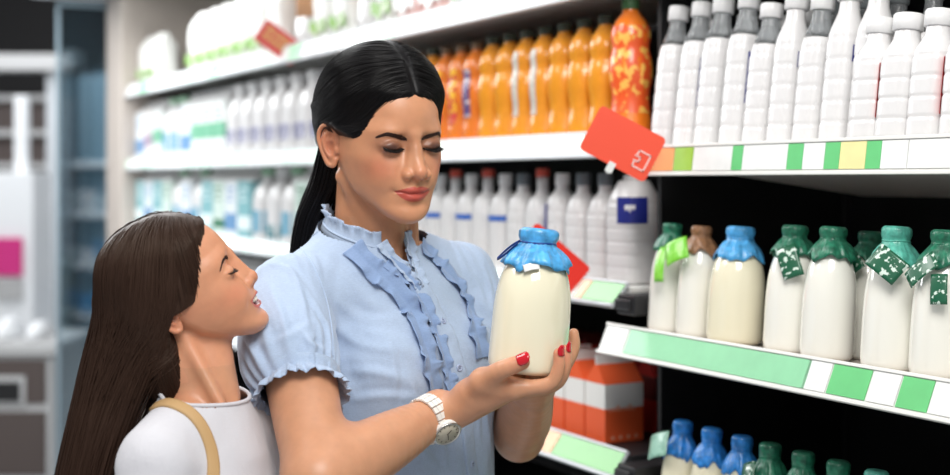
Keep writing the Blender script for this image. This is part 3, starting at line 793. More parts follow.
# ---- face details, in the head frame
def head_bvh(V, Q): return BVHTree.FromPolygons([Vector(v) for v in V], [tuple(map(int, q)) for q in Q])
def front_hit(bvh, x, z, dy=-.0002, ox=0.0):
    d = Vector((ox, 1, 0)).normalized()
    h = bvh.ray_cast(Vector((x, -.088, z))-d*.2, d)
    if h[0] is None: return None, None
    return np.array(h[0]), np.array(h[1])
def face_hair(V, Q, M, P, add, brow_c, brow_pts, n_brow=170, lash_len=.0085, lash_drop=-.55, bw=.0030, seed=3):
    rng = random.Random(seed); bv = head_bvh(V, Q)
    HM = mat('brow_hair_'+str(brow_c[0]), lin(*brow_c), .5)
    for s in (-1, 1):
        C = catmull([(s*x, 0, z) for x, z in brow_pts], 60); pa = []; ra = []
        for k in range(n_brow):
            t = rng.random(); i = min(58, int(t*59)); c = C[i]; tg = C[i+1]-C[i]; tg /= np.linalg.norm(tg)
            wdt = bw*(.55+.9*min(1, t*5)*(1-t)**.6)*rng.uniform(-1, 1)*.8
            x0 = c[0]; z0 = c[2]+wdt
            L = .0055*rng.uniform(.7, 1.1); dirv = tg*1.0+np.array((0, 0, .55*(1-t)-.25*t)); dirv /= np.linalg.norm(dirv)
            pts = []
            for q in range(4):
                xx = x0+dirv[0]*L*q/3; zz = z0+dirv[2]*L*q/3
                h, n = front_hit(bv, xx, zz, ox=-s*.35*min(1, max(0, t-.3)*2))
                if h is None: break
                pts.append(h+n*(.0002+.00012*q))
            if len(pts) == 4: pa.append(pts); ra.append([.00030, .00030, .00024, .00008])
        Vt, Qt = tubes(np.array(pa), np.array(ra), 3)
        add(new_mesh('eyebrow', xf(M, Vt), Qt, HM))
        eo = P.get('eye_x', .0315); ez = P.get('eye_z', .008); lz = P.get('lash', -.0055)
        pa = []; ra = []
        for k in range(70):
            t = -1+2*k/69.; t += rng.uniform(-.02, .02)
            x0 = s*(eo+t*.0138); z0 = ez+lz+.0036*t*t*(1 if t > 0 else .75)
            h, n = front_hit(bv, x0, z0, ox=-s*.25)
            if h is None: continue
            L = lash_len*(.6+.4*min(1, (t+1)))*rng.uniform(.85, 1.05)
            d = np.array((s*t*.55, -1.0, lash_drop)); d /= np.linalg.norm(d)
            pts = [h-n*.0004+d*L*q/4+np.array((0, 0, .0022))*(q/4)**2 for q in range(5)]
            pa.append(pts); ra.append([.00055, .00048, .00036, .00022, .00006])
        # lid line
        lp = []
        for t in np.linspace(-1, 1.08, 16):
            h, n = front_hit(bv, s*(eo+t*.0138), ez+lz+.0036*t*t*(1 if t > 0 else .75), ox=-s*.25)
            lp.append(h+n*.00005)
        Va, Qa = tubes(np.array(pa), np.array(ra), 3)
        Vb, Qb = tubes(np.array([lp]), np.array([np.interp(np.linspace(0, 1, 16), [0, .2, .8, 1], [.0004, .0009, .0012, .0005])]), 6)
        add(new_mesh('eyelashes', xf(M, np.concatenate([Va, Vb])), np.concatenate([Qa, Qb+len(Va)]), mat('lash', (.006, .004, .004), .5)))
face_hair(hV, hQ, WM, PW, wchild, (66, 42, 34), [(.0115, .0170), (.020, .0198), (.031, .0226), (.042, .0246), (.0535, .0215)], n_brow=420, bw=.0029, lash_len=.0115)
# ---------------------------------------------------------------- the blouse
def fabric(name, c, weave=1500, wr=.35, fine=.12):
    m = bpy.data.materials.new(name); m.use_nodes = True; nt = m.node_tree; N = nt.nodes; L = nt.links; b = N['Principled BSDF']
    b.inputs['Roughness'].default_value = .85; b.inputs['Specular IOR Level'].default_value = .2; b.inputs['Sheen Weight'].default_value = .25
    tc = N.new('ShaderNodeTexCoord')
    def noise(scale, st, detail=3):
        mp = N.new('ShaderNodeMapping'); mp.inputs['Scale'].default_value = st; n = N.new('ShaderNodeTexNoise'); n.inputs['Scale'].default_value = scale; n.inputs['Detail'].default_value = detail
        L.new(tc.outputs['Object'], mp.inputs[0]); L.new(mp.outputs[0], n.inputs['Vector']); return n.outputs['Fac']
    n1 = noise(weave, (1, 1, .12)); n2 = noise(weave, (.12, .12, 1)); n3 = noise(45, (1, 1, .6), 5)
    ad = N.new('ShaderNodeMath'); ad.operation = 'ADD'; L.new(n1, ad.inputs[0]); L.new(n2, ad.inputs[1])
    mr = N.new('ShaderNodeMapRange'); mr.inputs['From Min'].default_value = .6; mr.inputs['From Max'].default_value = 1.4
    mr.inputs['To Min'].default_value = 1-fine; mr.inputs['To Max'].default_value = 1+fine; L.new(ad.outputs[0], mr.inputs[0])
    sc_ = N.new('ShaderNodeVectorMath'); sc_.operation = 'SCALE'; sc_.inputs[0].default_value = c; L.new(mr.outputs[0], sc_.inputs['Scale']); L.new(sc_.outputs[0], b.inputs['Base Color'])
    b1 = N.new('ShaderNodeBump'); b1.inputs['Strength'].default_value = wr; b1.inputs['Distance'].default_value = .004; L.new(n3, b1.inputs['Height'])
    b2 = N.new('ShaderNodeBump'); b2.inputs['Strength'].default_value = .25; b2.inputs['Distance'].default_value = .0004; L.new(ad.outputs[0], b2.inputs['Height']); L.new(b1.outputs[0], b2.inputs['Normal'])
    L.new(b2.outputs[0], b.inputs['Normal']); MATS[name] = m; return m
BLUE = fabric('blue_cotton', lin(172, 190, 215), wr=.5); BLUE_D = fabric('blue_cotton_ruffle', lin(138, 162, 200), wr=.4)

NC = np.array((-.157, 1.908))     # neck axis
def ring(phi):
    """neckline ring, phi=0 at the nape"""
    u = .062*math.sin(phi); w = -.060*math.cos(phi)+.004
    z = 1.395-.021*(1-math.cos(phi))-.003*math.sin(phi/2)**6
    return np.array((NC[0]+u*math.cos(YAW)+w*math.sin(YAW), NC[1]+u*math.sin(YAW)-w*math.cos(YAW), z))
F = Field((-.37, 1.60, .86), (.13, 2.14, 1.43), .0024)
torso_prims(F, .003, bust=0)
for s in (-1, 1): F.ell(T(s*.066+.012, .078, 1.170), (.070, .060, .076), RT, k=.05)
F.ell(T(.015, .035, 1.05), (.140, .105, .15), RT, k=.04); F.ell(T(.01, .005, .90), (.170, .125, .16), RT, k=.05)
F.cap((NC[0], NC[1], 1.30), (NC[0], NC[1], 1.45), .082, .058, .030)
axN = EL_N-SH_N; LN = np.linalg.norm(axN); axN /= LN
SL = .158     # cuff distance along the arm
F.limb([SH_N+np.array((.004, 0, .0)), SH_N+axN*.05+np.array((-.006, .0, 0)), SH_N+axN*.105+np.array((-.010, -.002, 0)), SH_N+axN*(SL-.020)+np.array((-.004, -.002, 0))], [.056, .063, .065, .053], k=.012)
axF = EL_F-SH_F; axF /= np.linalg.norm(axF)
F.limb([SH_F+np.array((-.004,0,0)), SH_F+axF*.05+np.array((-.006,0,0)), SH_F+axF*.10+np.array((-.008,0,0)), SH_F+axF*.14], [.054, .060, .060, .052], k=.014)
X, Y, Z = F.pts((slice(None),)*3)
# gathers round the sleeves
def gathers(F, J, ax, L_, n, amp_c, amp_t, seed):
    e1 = np.cross(ax, (0, 0, 1)); e1 /= np.linalg.norm(e1); e2 = np.cross(ax, e1)
    dx, dy, dz = X-J[0], Y-J[1], Z-J[2]
    s_ = dx*ax[0]+dy*ax[1]+dz*ax[2]; a = dx*e1[0]+dy*e1[1]+dz*e1[2]; b = dx*e2[0]+dy*e2[1]+dz*e2[2]
    th_ = np.arctan2(b, a); r = np.sqrt(a*a+b*b)
    g = np.sin(n*th_+seed+2.2*np.sin(3*th_+seed))*.6+.4*np.sin(n*.55*th_+1.7*seed)
    w_ = amp_c*np.exp(-((s_-L_)/.035)**2)+amp_t*np.exp(-((s_+.025)/.040)**2)
    F.f -= (g*w_*np.clip((.10-r)/.02, 0, 1)*(s_ > -.09)*(s_ < L_+.05)).astype(np.float32)
gathers(F, SH_N, axN, SL-.02, 19, .0034, .0012, .4); gathers(F, SH_F, axF, .14, 17, .003, .0012, 1.4)
# open the sleeve ends
sN = (X-SH_N[0])*axN[0]+(Y-SH_N[1])*axN[1]+(Z-SH_N[2])*axN[2]
rN = np.sqrt(np.maximum((X-SH_N[0])**2+(Y-SH_N[1])**2+(Z-SH_N[2])**2-sN**2, 0))
# long soft folds of the loose body
u_ = (X-(-.135))*math.cos(YAW)+(Y-1.92)*math.sin(YAW); w_ = (X-(-.135))*math.sin(YAW)-(Y-1.92)*math.cos(YAW)
fold = .0022*np.sin(u_*95+1.2*np.sin(Z*16)+.8)*np.clip((1.20-Z)/.12, 0, 1)+.0016*np.sin((u_*.8+(Z-1.2)*1.1)*120+1.5*np.sin(u_*30))*np.exp(-((Z-1.24)/.06)**2)
F.f -= (fold*(np.abs(u_) < .15)*(w_ > -.03)).astype(np.float32)
bV_, bQ_ = F.mesh()
def cut(V, Q, kill):
    keepq = ~kill[Q].any(1); Q = Q[keepq]; used = np.unique(Q); m = np.full(len(V), -1); m[used] = np.arange(len(used)); return V[used], m[Q]
# neckline
dxy = bV_[:, :2]-NC; rr = np.hypot(dxy[:, 0], dxy[:, 1])
uu = dxy[:, 0]*math.cos(YAW)+dxy[:, 1]*math.sin(YAW); ww = dxy[:, 0]*math.sin(YAW)-dxy[:, 1]*math.cos(YAW)
phi = np.arctan2(uu, -ww); zr = 1.395-.021*(1-np.cos(phi))
kill = (rr < .100) & (bV_[:, 2] > zr+.001)
def pxof(V): return 475+FPX*V[:, 0]/V[:, 1], 180-FPX*(V[:, 2]-CAMZ)/V[:, 1]
qx, qy = pxof(bV_)
vl = np.interp(qy, [236, 258, 288], [384, 396, 420]); vr = np.interp(qy, [225, 240, 262, 288], [402, 402, 408, 421])
kill |= (ww > .01) & (qy < 288) & (qx > vl) & (qx < vr) & (rr < .15)
sv = (bV_-SH_N)@axN; rv = np.linalg.norm(bV_-SH_N-sv[:, None]*axN, axis=1)
kill |= (sv > SL+.004) & (rv < .075) & (sv < SL+.08) & ((bV_-np.array(T(-.105, 0, 1.2)))@(-np.array((math.cos(YAW), math.sin(YAW), 0))) > .012)
kill |= bV_[:, 2] < .885
blV, blQ = cut(bV_, bQ_, kill)
BB0 = BVHTree.FromPolygons([Vector(v) for v in bV_], [tuple(map(int, q)) for q in bQ_])
def crease(pts, width, amp):
    """a fold of the cloth along a line on its surface: a ridge with a furrow at its side"""
    C = catmull(pts, 26); P = []; Nn = []
    for x, y in C:
        o, d = ray(x, y); h = BB0.ray_cast(o, d)
        if h[0] is not None: P.append(np.array(h[0])); Nn.append(np.array(h[1]))
    if len(P) < 6: return
    P = np.array(P); Nn = np.array(Nn); mid = P.mean(0); R_ = np.abs(P-mid).max()+width*4
    near = np.where((np.abs(blV-mid) < R_).all(1))[0]; q = blV[near]
    D = ((q[:, None, :]-P[None])**2).sum(2); j = D.argmin(1); dist = np.sqrt(D[np.arange(len(q)), j])
    T_ = np.gradient(P, axis=0); B_ = np.cross(Nn, T_); B_ /= np.linalg.norm(B_, axis=1, keepdims=True)+1e-9
    sdist = ((q-P[j])*B_[j]).sum(1); tp = np.sin(np.pi*np.clip((j+.5)/len(P), 0, 1))**.6
    a = amp*tp*(np.exp(-(dist/width)**2)-.75*np.exp(-((sdist-1.5*width)**2+np.maximum(dist**2-sdist**2, 0))/width**2))
    blV[near] += Nn[j]*a[:, None]
W_ = .006
for pts, w_, a_ in (
  ([(252, 300), (262, 325), (270, 352)], .006, .0030), ([(268, 282), (283, 318), (290, 350)], .006, .0028), ([(287, 262), (303, 300), (308, 340)], .005, .0026), ([(243, 330), (252, 350), (262, 366)], .005, .0026),
  ([(270, 262), (292, 272), (312, 300)], .006, .0022), ([(300, 330), (314, 345), (326, 350)], .005, .0028), ([(258, 345), (285, 338), (312, 322)], .006, .0020),
  ([(335, 300), (360, 318), (392, 322)], .008, .0028), ([(338, 330), (362, 345), (400, 352)], .008, .0028), ([(345, 372), (372, 372), (408, 380)], .007, .0026), ([(352, 400), (380, 396), (420, 398)], .006, .0022),
  ([(330, 262), (350, 282), (372, 305)], .007, .0020), ([(390, 340), (396, 375), (394, 400)], .006, .0024), ([(412, 380), (416, 400), (414, 425)], .005, .0022), ([(440, 430), (444, 450), (446, 474)], .006, .0030), ([(484, 400), (488, 430), (492, 470)], .006, .0028),
  ([(474, 380), (478, 410), (480, 440)], .005, .0026), ([(462, 262), (478, 285), (486, 312)], .006, .0024), ([(482, 262), (490, 285), (493, 318)], .005, .0024), ([(466, 310), (476, 335), (484, 352)], .006, .0020), ([(402, 440), (420, 448), (440, 470)], .006, .0026), ([(310, 300), (326, 330), (330, 352)], .005, -.0030)):
    crease(pts, w_, a_)
blouse = wchild(new_mesh('blouse', blV, blQ, BLUE)); blouse['label'] = 'pale blue short sleeved cotton blouse'
BB = BVHTree.FromPolygons([Vector(v) for v in bV_], [tuple(map(int, q)) for q in bQ_])
def hit(px, py, bv=None):
    o, d = ray(px, py); h = (bv or BB).ray_cast(o, d)
    return (np.array(h[0]), np.array(h[1])) if h[0] is not None else (None, None)
def surf_path(pts, n, bv=None, smooth=3):
    C = catmull([(x, y) for x, y in pts], n); P = []; Nn = []
    for x, y in C:
        p, nn = hit(x, y, bv)
        if p is None: continue
        P.append(p); Nn.append(nn)
    P = np.array(P); Nn = np.array(Nn)
    for _ in range(smooth):
        P[1:-1] = (P[:-2]+2*P[1:-1]+P[2:])/4; Nn[1:-1] = (Nn[:-2]+Nn[1:-1]+Nn[2:])/3
    Nn /= np.linalg.norm(Nn, axis=1, keepdims=True)
    return P, Nn
def wchildp(o, par):
    o.parent = par; return o
def strip(name, P, Nn, prof, wave, matl, thick=.0009, label=None, Bfix=None):
    """P path, prof: list of (v offset across, lift); wave(s, j)->(extra across, extra lift)"""
    Tn = np.gradient(P, axis=0); Tn /= np.linalg.norm(Tn, axis=1, keepdims=True)+1e-9
    Bn = np.cross(Nn, Tn); Bn /= np.linalg.norm(Bn, axis=1, keepdims=True)+1e-9
    if Bfix is not None: Bn = Bfix
    s = np.concatenate([[0], np.cumsum(np.linalg.norm(np.diff(P, axis=0), axis=1))]); V = []
    for i in range(len(P)):
        for j, (a, l) in enumerate(prof):
            da, dl, dt = wave(s[i], j, i/(len(P)-1)); V.append(P[i]+Bn[i]*(a+da)+Nn[i]*(l+dl)+Tn[i]*dt)
    m = len(prof); Fq = np.array([(i*m+j, (i+1)*m+j, (i+1)*m+j+1, i*m+j+1) for i in range(len(P)-1) for j in range(m-1)])
    o = new_mesh(name, np.array(V), Fq, matl); wchild(o)
    md = o.modifiers.new('s', 'SOLIDIFY'); md.thickness = thick; md.offset = 0
    if label: o['label'] = label
    return o
def ruffle(name, P, Nn, w, matl, seed=0, lam=.017, amp=.0045, both=True, lift=.003, Bfix=None, label=None):
    vs = [-1, -.8, -.55, -.3, -.12, 0, .12, .3, .55, .8, 1] if both else [0, .1, .25, .45, .65, .85, 1]
    prof = [(v*w, lift*abs(v)**.7+.0012) for v in vs]
    def wave(s, j, t):
        v = vs[j]; ph = s/lam*6.283+seed+1.1*math.sin(s*90+seed)+(1.9 if v < 0 else 0)
        f = abs(v)**1.3*min(1, t*12, (1-t)*12+.15)
        return (f*.18*w*math.sin(ph*.47+seed*2)*(1 if v > 0 else -1), amp*f*(math.sin(ph)+.35*math.sin(2.3*ph+1)+.55), .4*amp*f*math.cos(ph))
    return strip(name, P, Nn, prof, wave, matl, label=label, Bfix=Bfix)
# ruffles beside the placket
P1, N1 = surf_path([(352, 247), (370, 266), (391, 284), (407, 304), (419, 330), (428, 358), (434, 392)], 150)
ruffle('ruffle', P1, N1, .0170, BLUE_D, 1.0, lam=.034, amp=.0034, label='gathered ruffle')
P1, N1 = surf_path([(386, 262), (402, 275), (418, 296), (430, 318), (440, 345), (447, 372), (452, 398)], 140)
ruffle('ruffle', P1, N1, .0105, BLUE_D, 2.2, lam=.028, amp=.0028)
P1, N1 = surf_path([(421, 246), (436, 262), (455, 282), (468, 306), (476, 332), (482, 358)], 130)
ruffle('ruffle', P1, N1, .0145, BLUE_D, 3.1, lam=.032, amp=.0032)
# placket
P1, N1 = surf_path([(419, 286), (429, 300), (440, 320), (450, 345), (458, 372), (464, 405), (468, 440), (472, 478)], 90, smooth=8)
strip('placket', P1, N1, [(-.0135, -.002), (-.0130, .0022), (-.0105, .0030), (0, .0030), (.0105, .0030), (.0130, .0022), (.0135, -.002)], lambda s, j, t: (0, .0004*math.sin(s*300+j), 0), BLUE)
BUT = mat('pearl_button', lin(170, 184, 214), .25, coat=.5)
for bx, by in ((441.5, 322), (458, 368), (465.5, 418), (470.5, 464)):
    p, nn = hit(bx, by)
    q = Vector(nn).to_track_quat('Z', 'Y').to_matrix().to_4x4(); Mb = Matrix.Translation(p+nn*.0034) @ q
    V, Fc = lathe([(.0004, .0008), (.0030, .0008), (.0036, .0016), (.0046, .0016), (.0052, .0006), (.0050, -.0006)], 20)
    b = wchild(new_mesh('button', [tuple(Mb @ Vector(v)) for v in V], Fc, BUT)); b['label'] = 'small round button'
    m_ = MB()
    for ax_, ay_ in ((.0011, .0011), (-.0011, .0011), (.0011, -.0011), (-.0011, -.0011)):
        V, Fc = lathe([(.0006, 0), (.0006, .0012)], 8); m_.add(V, Fc, Mb @ Matrix.Translation((ax_, ay_, 0)))
    h_ = m_.build('button_hole', mat('dark_thread', (.05, .06, .12), .8)); h_.parent = b
# seams: shoulder yoke and armhole stitching
for pth in ([(318, 232), (303, 243), (290, 250)], [(300, 246), (315, 268), (326, 298), (332, 330), (333, 356)]):
    P1, N1 = surf_path(pth, 60)
    V, Q = tubes(np.array([P1+N1*.0002]), np.full((1, len(P1)), .0011), 6); wchild(new_mesh('seam', V, Q, BLUE))
# collar
phs = np.linspace(-2.76, 2.84, 260); CP = np.array([ring(p) for p in phs])
out = CP.copy(); out[:, 0] -= NC[0]; out[:, 1] -= NC[1]; out[:, 2] = 0; out /= np.linalg.norm(out, axis=1, keepdims=True)
upv = np.tile(np.array((0, 0, 1.)), (len(CP), 1))-out*.10; upv /= np.linalg.norm(upv, axis=1, keepdims=True)
def cw(s, j, t):
    v = [0, .15, .35, .55, .7, .8, .9, 1][j]; f = max(0, (v-.45)/.55)**1.2; ph = s/.0155*6.283+1.2*math.sin(s*70)
    return (f*.0016*math.sin(ph*.5+1), f*(.0032*math.sin(ph)+.0015*math.sin(2.1*ph)+.002), f*.0014*math.cos(ph))
strip('collar', CP, out, [(-.006, .006), (.002, .0025), (.007, .0015), (.0125, .001), (.016, .001), (.0185, .0012), (.021, .002), (.0245, .003)], cw, BLUE, Bfix=upv, label='stand collar with a ruffled edge')
strip('collar_band', CP, out, [(.0005, .0036), (.002, .0045), (.004, .0036)], lambda s, j, t: (0, 0, 0), BLUE, Bfix=upv)
# collar fronts falling to the opening
for pth, sgn, sd in (([(384, 243), (393, 256), (406, 270), (420, 287)], 1, .3), ([(403, 232), (406, 248), (411, 266), (421, 286)], -1, 1.9)):
    C = catmull(pth, 60); P = []; Nn = []
    for x, y in C:
        p, nn = hit(x+(-3 if sgn > 0 else 3), y)
        P.append(p); Nn.append(nn)
    P = np.array(P); Nn = np.array(Nn)
    for _ in range(6): P[1:-1] = (P[:-2]+2*P[1:-1]+P[2:])/4; Nn[1:-1] = (Nn[:-2]+Nn[1:-1]+Nn[2:])/3
    Nn /= np.linalg.norm(Nn, axis=1, keepdims=True)
    ruffle('collar_ruffle', P, Nn, .0085*(-sgn), BLUE, sd, lam=.022, amp=.0022, lift=.003)
# cuffs
def cuff(J, ax, L_, r0, c_off=(0, 0, 0), name='sleeve_ruffle', seed=0):
    e1 = np.cross(ax, (0, 0, 1)); e1 /= np.linalg.norm(e1); e2 = np.cross(ax, e1); V = []; n = 300
    vs = [(-.012, .0060, .0), (-.006, .0015, .1), (0, .0004, .1), (.003, .0010, .3), (.008, .0045, .6), (.014, .0090, .9), (.021, .0125, 1.)]
    for i in range(n):
        a = 2*math.pi*i/n; ph = 21*a+1.4*math.sin(5*a+seed)+seed
        for j, (dl, dr, f) in enumerate(vs):
            r = r0+dr+.0032*f*(math.sin(ph)+.4*math.sin(2.2*ph+1)); l = L_+dl+.0022*f*math.sin(ph*.45+seed)
            b = a+.012*f*math.cos(ph)
            V.append(J+np.array(c_off)+ax*l+(e1*math.cos(b)+e2*math.sin(b))*r)
    m = len(vs); Fq = np.array([(i*m+j, ((i+1) % n)*m+j, ((i+1) % n)*m+j+1, i*m+j+1) for i in range(n) for j in range(m-1)])
    o = wchild(new_mesh(name, np.array(V), Fq, BLUE)); md = o.modifiers.new('s', 'SOLIDIFY'); md.thickness = .0009; md.offset = 0; return o
cuff(SH_N, axN, SL-.002, .0500, (-.004, -.002, 0), seed=.5); cuff(SH_F, axF, .150, .052, seed=1.5)
# ---------------------------------------------------------------- woman's hair
def hairmat(name, c, rough=.32, spec=.5, tint=(1, 1, 1)):
    m = bpy.data.materials.new(name); m.use_nodes = True; b = m.node_tree.nodes['Principled BSDF']
    b.inputs['Base Color'].default_value = (*c, 1); b.inputs['Roughness'].default_value = rough; b.inputs['Specular IOR Level'].default_value = spec
    b.inputs['Specular Tint'].default_value = (*tint, 1); MATS[name] = m; return m
BLACKHAIR = hairmat('black_hair', (.0035, .0028, .0032), .36, .22)
def cap_field(B, lo, h, yh_pts, thick=.010, part=None, slope=.45):
    """hair shell over the bare head field B: thickness grows behind the hairline"""
    nx, ny, nz = B.shape
    x = (lo[0]+h*np.arange(nx))[:, None, None]; y = (lo[1]+h*np.arange(ny))[None, :, None]; z = (lo[2]+h*np.arange(nz))[None, None, :]
    yh = np.interp(z, [p[0] for p in yh_pts], [p[1] for p in yh_pts])
    off = np.clip((y-yh)*slope, -.03, thick)
    if part is not None: off = off-part(x, y, z)
    return (B-off).astype(np.float32), off
WHL = [(-.2, .055), (-.06, .045), (-.035, .036), (.004, .033), (.010, -.030), (.018, -.041), (.030, -.049), (.044, -.056), (.056, -.064), (.066, -.073), (.074, -.084), (.080, -.098)]
def w_part(x, y, z):
    zb = np.interp(y, [-.06, -.045, -.030, -.005, .030, .046, .06], [.006, .012, .020, .031, .034, .0, -.3])
    return .0035*np.exp(-(x/.0028)**2)*(z > .06)*(y < .03)+np.clip((zb-z)*.8, 0, .02)-.013*np.clip((z-.05)/.06, 0, 1)*np.clip((y+.075)/.06, 0, 1)-.010*np.clip(y/.07, 0, 1)*np.exp(-((z-.035)/.06)**2)
lo_ = WF.lo; hh_ = WF.h
Hf, _ = cap_field(WB, lo_, hh_, WHL, .0115, part=w_part, slope=.30)
WH = Field(WF.lo, WF.lo+WF.h*(WF.n-1), WF.h); WH.f = Hf
WH.ell((0, .085, .020), (.052, .030, .050), k=.02)                       # fullness at the back where it is gathered
WH.cap((0, .095, .0), (0, .088, -.16), .034, .040, .02)
for s in (-1, 1): WH.cap((s*.060, .030, .030), (s*.040, .085, .000), .016, .018, .016)
WHt = (slice(None),)*3; X, Y, Z = WH.pts(WHt)
WH.f[:] = np.maximum(WH.f, np.where((Y < .030) & (Z < .004), .01, -1))
WH.blur(5); wV, wQ = WH.mesh()
hair = empty('hair', (0, 0, 0)); hair = wchild(new_mesh('hair', xf(WM, wV), wQ, BLACKHAIR)) if True else hair
hair['label'] = 'sleek black centre parted hair drawn back and falling behind her shoulder'
for o in [o for o in bpy.data.objects if o.type == 'EMPTY' and o.name.startswith('hair')]: bpy.data.objects.remove(o)
hb = BVHTree.FromPolygons([Vector(v) for v in wV], [tuple(map(int, q)) for q in wQ])
# strands combed over the cap along its flow
def flow_strands(bv, V, flow, rng, n, steps, ds, lift=(.0002, .0016), keep=None):
    idx = rng.integers(0, len(V), n*2); out = []
    for i in idx:
        p = V[i].copy()
        if keep is not None and not keep(p): continue
        lf = rng.uniform(*lift); path = []; nn = None
        for q in range(steps):
            loc, nn, _, _ = bv.find_nearest(Vector(p)); loc = np.array(loc); nn = np.array(nn)
            path.append(loc+nn*lf*min(1, .25+q/4))
            f = flow(loc); f = f-nn*(f@nn); L = np.linalg.norm(f)
            if L < 1e-6: break
            p = loc+f/L*ds
        if len(path) == steps: out.append(path)
        if len(out) >= n: break
    out = np.array(out)
    for _ in range(2): out[:, 1:-1] = (out[:, :-2]+2*out[:, 1:-1]+out[:, 2:])/4
    return out
def wflow(p):
    s = -1 if p[0] < 0 else 1
    side = np.clip(abs(p[0])/.060, 0, 1); back = np.clip((p[1]+.09)/.17, 0, 1)
    tgt = np.array((s*.020, .112, .012))-p; tgt /= np.linalg.norm(tgt)+1e-6
    d = tgt*(.45+.9*back+.5*side)+np.array((s*1.0, .12, -.25))*(1-side)**1.0*(1-.75*back)+np.array((0, .25, -.55))*side*(1-back)*(p[2] > .035)
    return d
rng = np.random.default_rng(5)
pa = flow_strands(hb, wV, wflow, rng, 6500, 20, .0042, lift=(-.0003, .0012), keep=lambda p: p[2] > -.01 and p[1] < .10)
ra = np.tile(np.interp(np.linspace(0, 1, 20), [0, .15, .8, 1], [.00015, .0005, .0005, .0001]), (len(pa), 1))
V1, Q1 = tubes(pa, ra, 4)
# the tail: long straight strands falling behind the near shoulder
Mi = WM.inverted(); pb = []
for k in range(1300):
    a = rng.uniform(0, 2*math.pi); r = math.sqrt(rng.random())
    top = xf(WM, (.050*math.cos(a)*r, .070+.030*math.sin(a)*r, .018+.030*rng.uniform(-1, 1)))[0]
    c, s_ = math.cos(a)*r, math.sin(a)*r
    e1 = np.array((math.cos(.9), math.sin(.9), 0)); e2 = np.array((-math.sin(.9), math.cos(.9), 0))
    m1 = np.array((-.205, 1.950, 1.445))+e1*c*.047+e2*s_*.034
    m2 = np.array((-.228, 1.968, 1.385))+e1*c*.050+e2*s_*.030
    m3 = np.array((-.240, 1.985, 1.300))+e1*c*.050+e2*s_*.026
    m4 = np.array((-.240, 2.000, 1.180))+e1*c*.040+e2*s_*.020
    pb.append(catmull([top, m1, m2, m3, m4], 26))
pb = np.array(pb); rb = np.tile(np.interp(np.linspace(0, 1, 26), [0, .1, .8, 1], [.0010, .0013, .0012, .0003]), (len(pb), 1))
V2, Q2 = tubes(pb, rb, 4)
st = wchild(new_mesh('hair_strands', np.concatenate([xf(WM, V1), V2]), np.concatenate([Q1, Q2+len(V1)]), BLACKHAIR)); st['kind'] = 'stuff'
# ---------------------------------------------------------------- the girl
GS = .87
GM = hmat((-27.0, -12.2, 101.0), (-.3725, 1.660, 1.3050), GS); GMi = GM.inverted()
PG = dict(skull=((0, -.004, .037), (.0705, .0880, .0755)), tab=[(z, yf, yb*.80 if yb > 0 else yb, yc, w, n) for z, yf, yb, yc, w, n in HEAD_TAB],
          tip=(0, -.1060, -.0235), nosew=1.0, cheekbone=.002, apple=.0065, hollow=.003, jaw=.002, chin=.0030, browridge=-.001, makeup=0, blush=.30, lid=.0130, eye_x=.0310, lash=-.0048, crease=1, ears=(-1, 1),
          mouth=dict(corner=.0105, w=.0335, open=.0082, curve=.027, up_h=.0115, lo_h=.0150, z=-.0560), ear_sc=.95)
GNB = np.array((-.343, 1.654, 1.170)); GY = math.radians(66)
def gl(p): return tuple(GMi @ Vector(p))
def TG(u, w, z, c=(-.332, 1.634)):
    return np.array((c[0]+u*math.cos(GY)+w*math.sin(GY), c[1]+u*math.sin(GY)-w*math.cos(GY), z))
RG = rotm(0, 0, GY)
def g_neck(F, conv=lambda p: tuple(p), k=1.0):
    F.cap(conv(xf(GM, (0, .030, -.040))[0]), conv(GNB), .044*k, .041*k, .014)
    F.cap(conv(xf(GM, (0, -.010, -.062))[0]), conv(GNB+np.array((.018, -.004, .012))), .030*k, .029*k, .016)
    for s in (-1, 1): F.cap(conv(xf(GM, (s*.050, .014, -.050))[0]), conv(TG(s*.012, .036, 1.165)), .006*k, .005*k, .014)
GF, GB = make_head(PG, h=.0014, zmin=-.19, extra=lambda F: g_neck(F, gl, 1/GS))
gV, gQ = GF.mesh(); gcol = skin_colors(gV, PG, base=(214, 152, 118), lip=(206, 104, 96))
m_ = ((np.abs(gV[:, 0]) < .031) & (np.abs(gV[:, 2]-(-.0565+.0085*(gV[:, 0]/.033)**2)) < .0085*(1-(gV[:, 0]/.032)**2).clip(0, 1)) & (gV[:, 1] > -.0985+.027*(gV[:, 0]/.0335)**2) & (gV[:, 1] < -.05))
gcol[m_] = np.array(lin(120, 40, 38))
def g_torso(F, off):
    F.ell(TG(0, 0, 1.01), (.105+off, .078+off, .17+off), RG, k=.03)
    F.ell(TG(0, 0, .86), (.108+off, .085+off, .16), RG, k=.03)
    for s in (-1, 1):
        F.cap(TG(s*.03, -.01, 1.155), TG(s*.088, -.008, 1.122), .036+off, .040+off, .025)
        F.limb([TG(s*.092, -.004, 1.108), TG(s*.110, .006, 1.04), TG(s*.114, .012, .90)], [.042+off, .040+off, .036+off], .014)
    F.cap(GNB, GNB+np.array((0, 0, -.06)), .042+off, .07+off, .02)
F = Field((-.50, 1.50, .93), (-.19, 1.86, 1.22), .0024); g_torso(F, -.010); g_neck(F); g2V, g2Q = F.mesh()
girl = empty('person', (-.34, 1.68, .93)); tag(girl, 'smiling girl with long brown hair and a white t-shirt, gazing up at the milk', 'person')
def gchild(o):
    o.parent = girl; o.matrix_parent_inverse = Matrix.Translation(girl.location).inverted(); return o
gchild(new_mesh('body', np.concatenate([xf(GM, gV), g2V]), np.concatenate([gQ, g2Q+len(gV)]), SKIN, np.concatenate([gcol, base_col(len(g2V), (208, 148, 114))])))
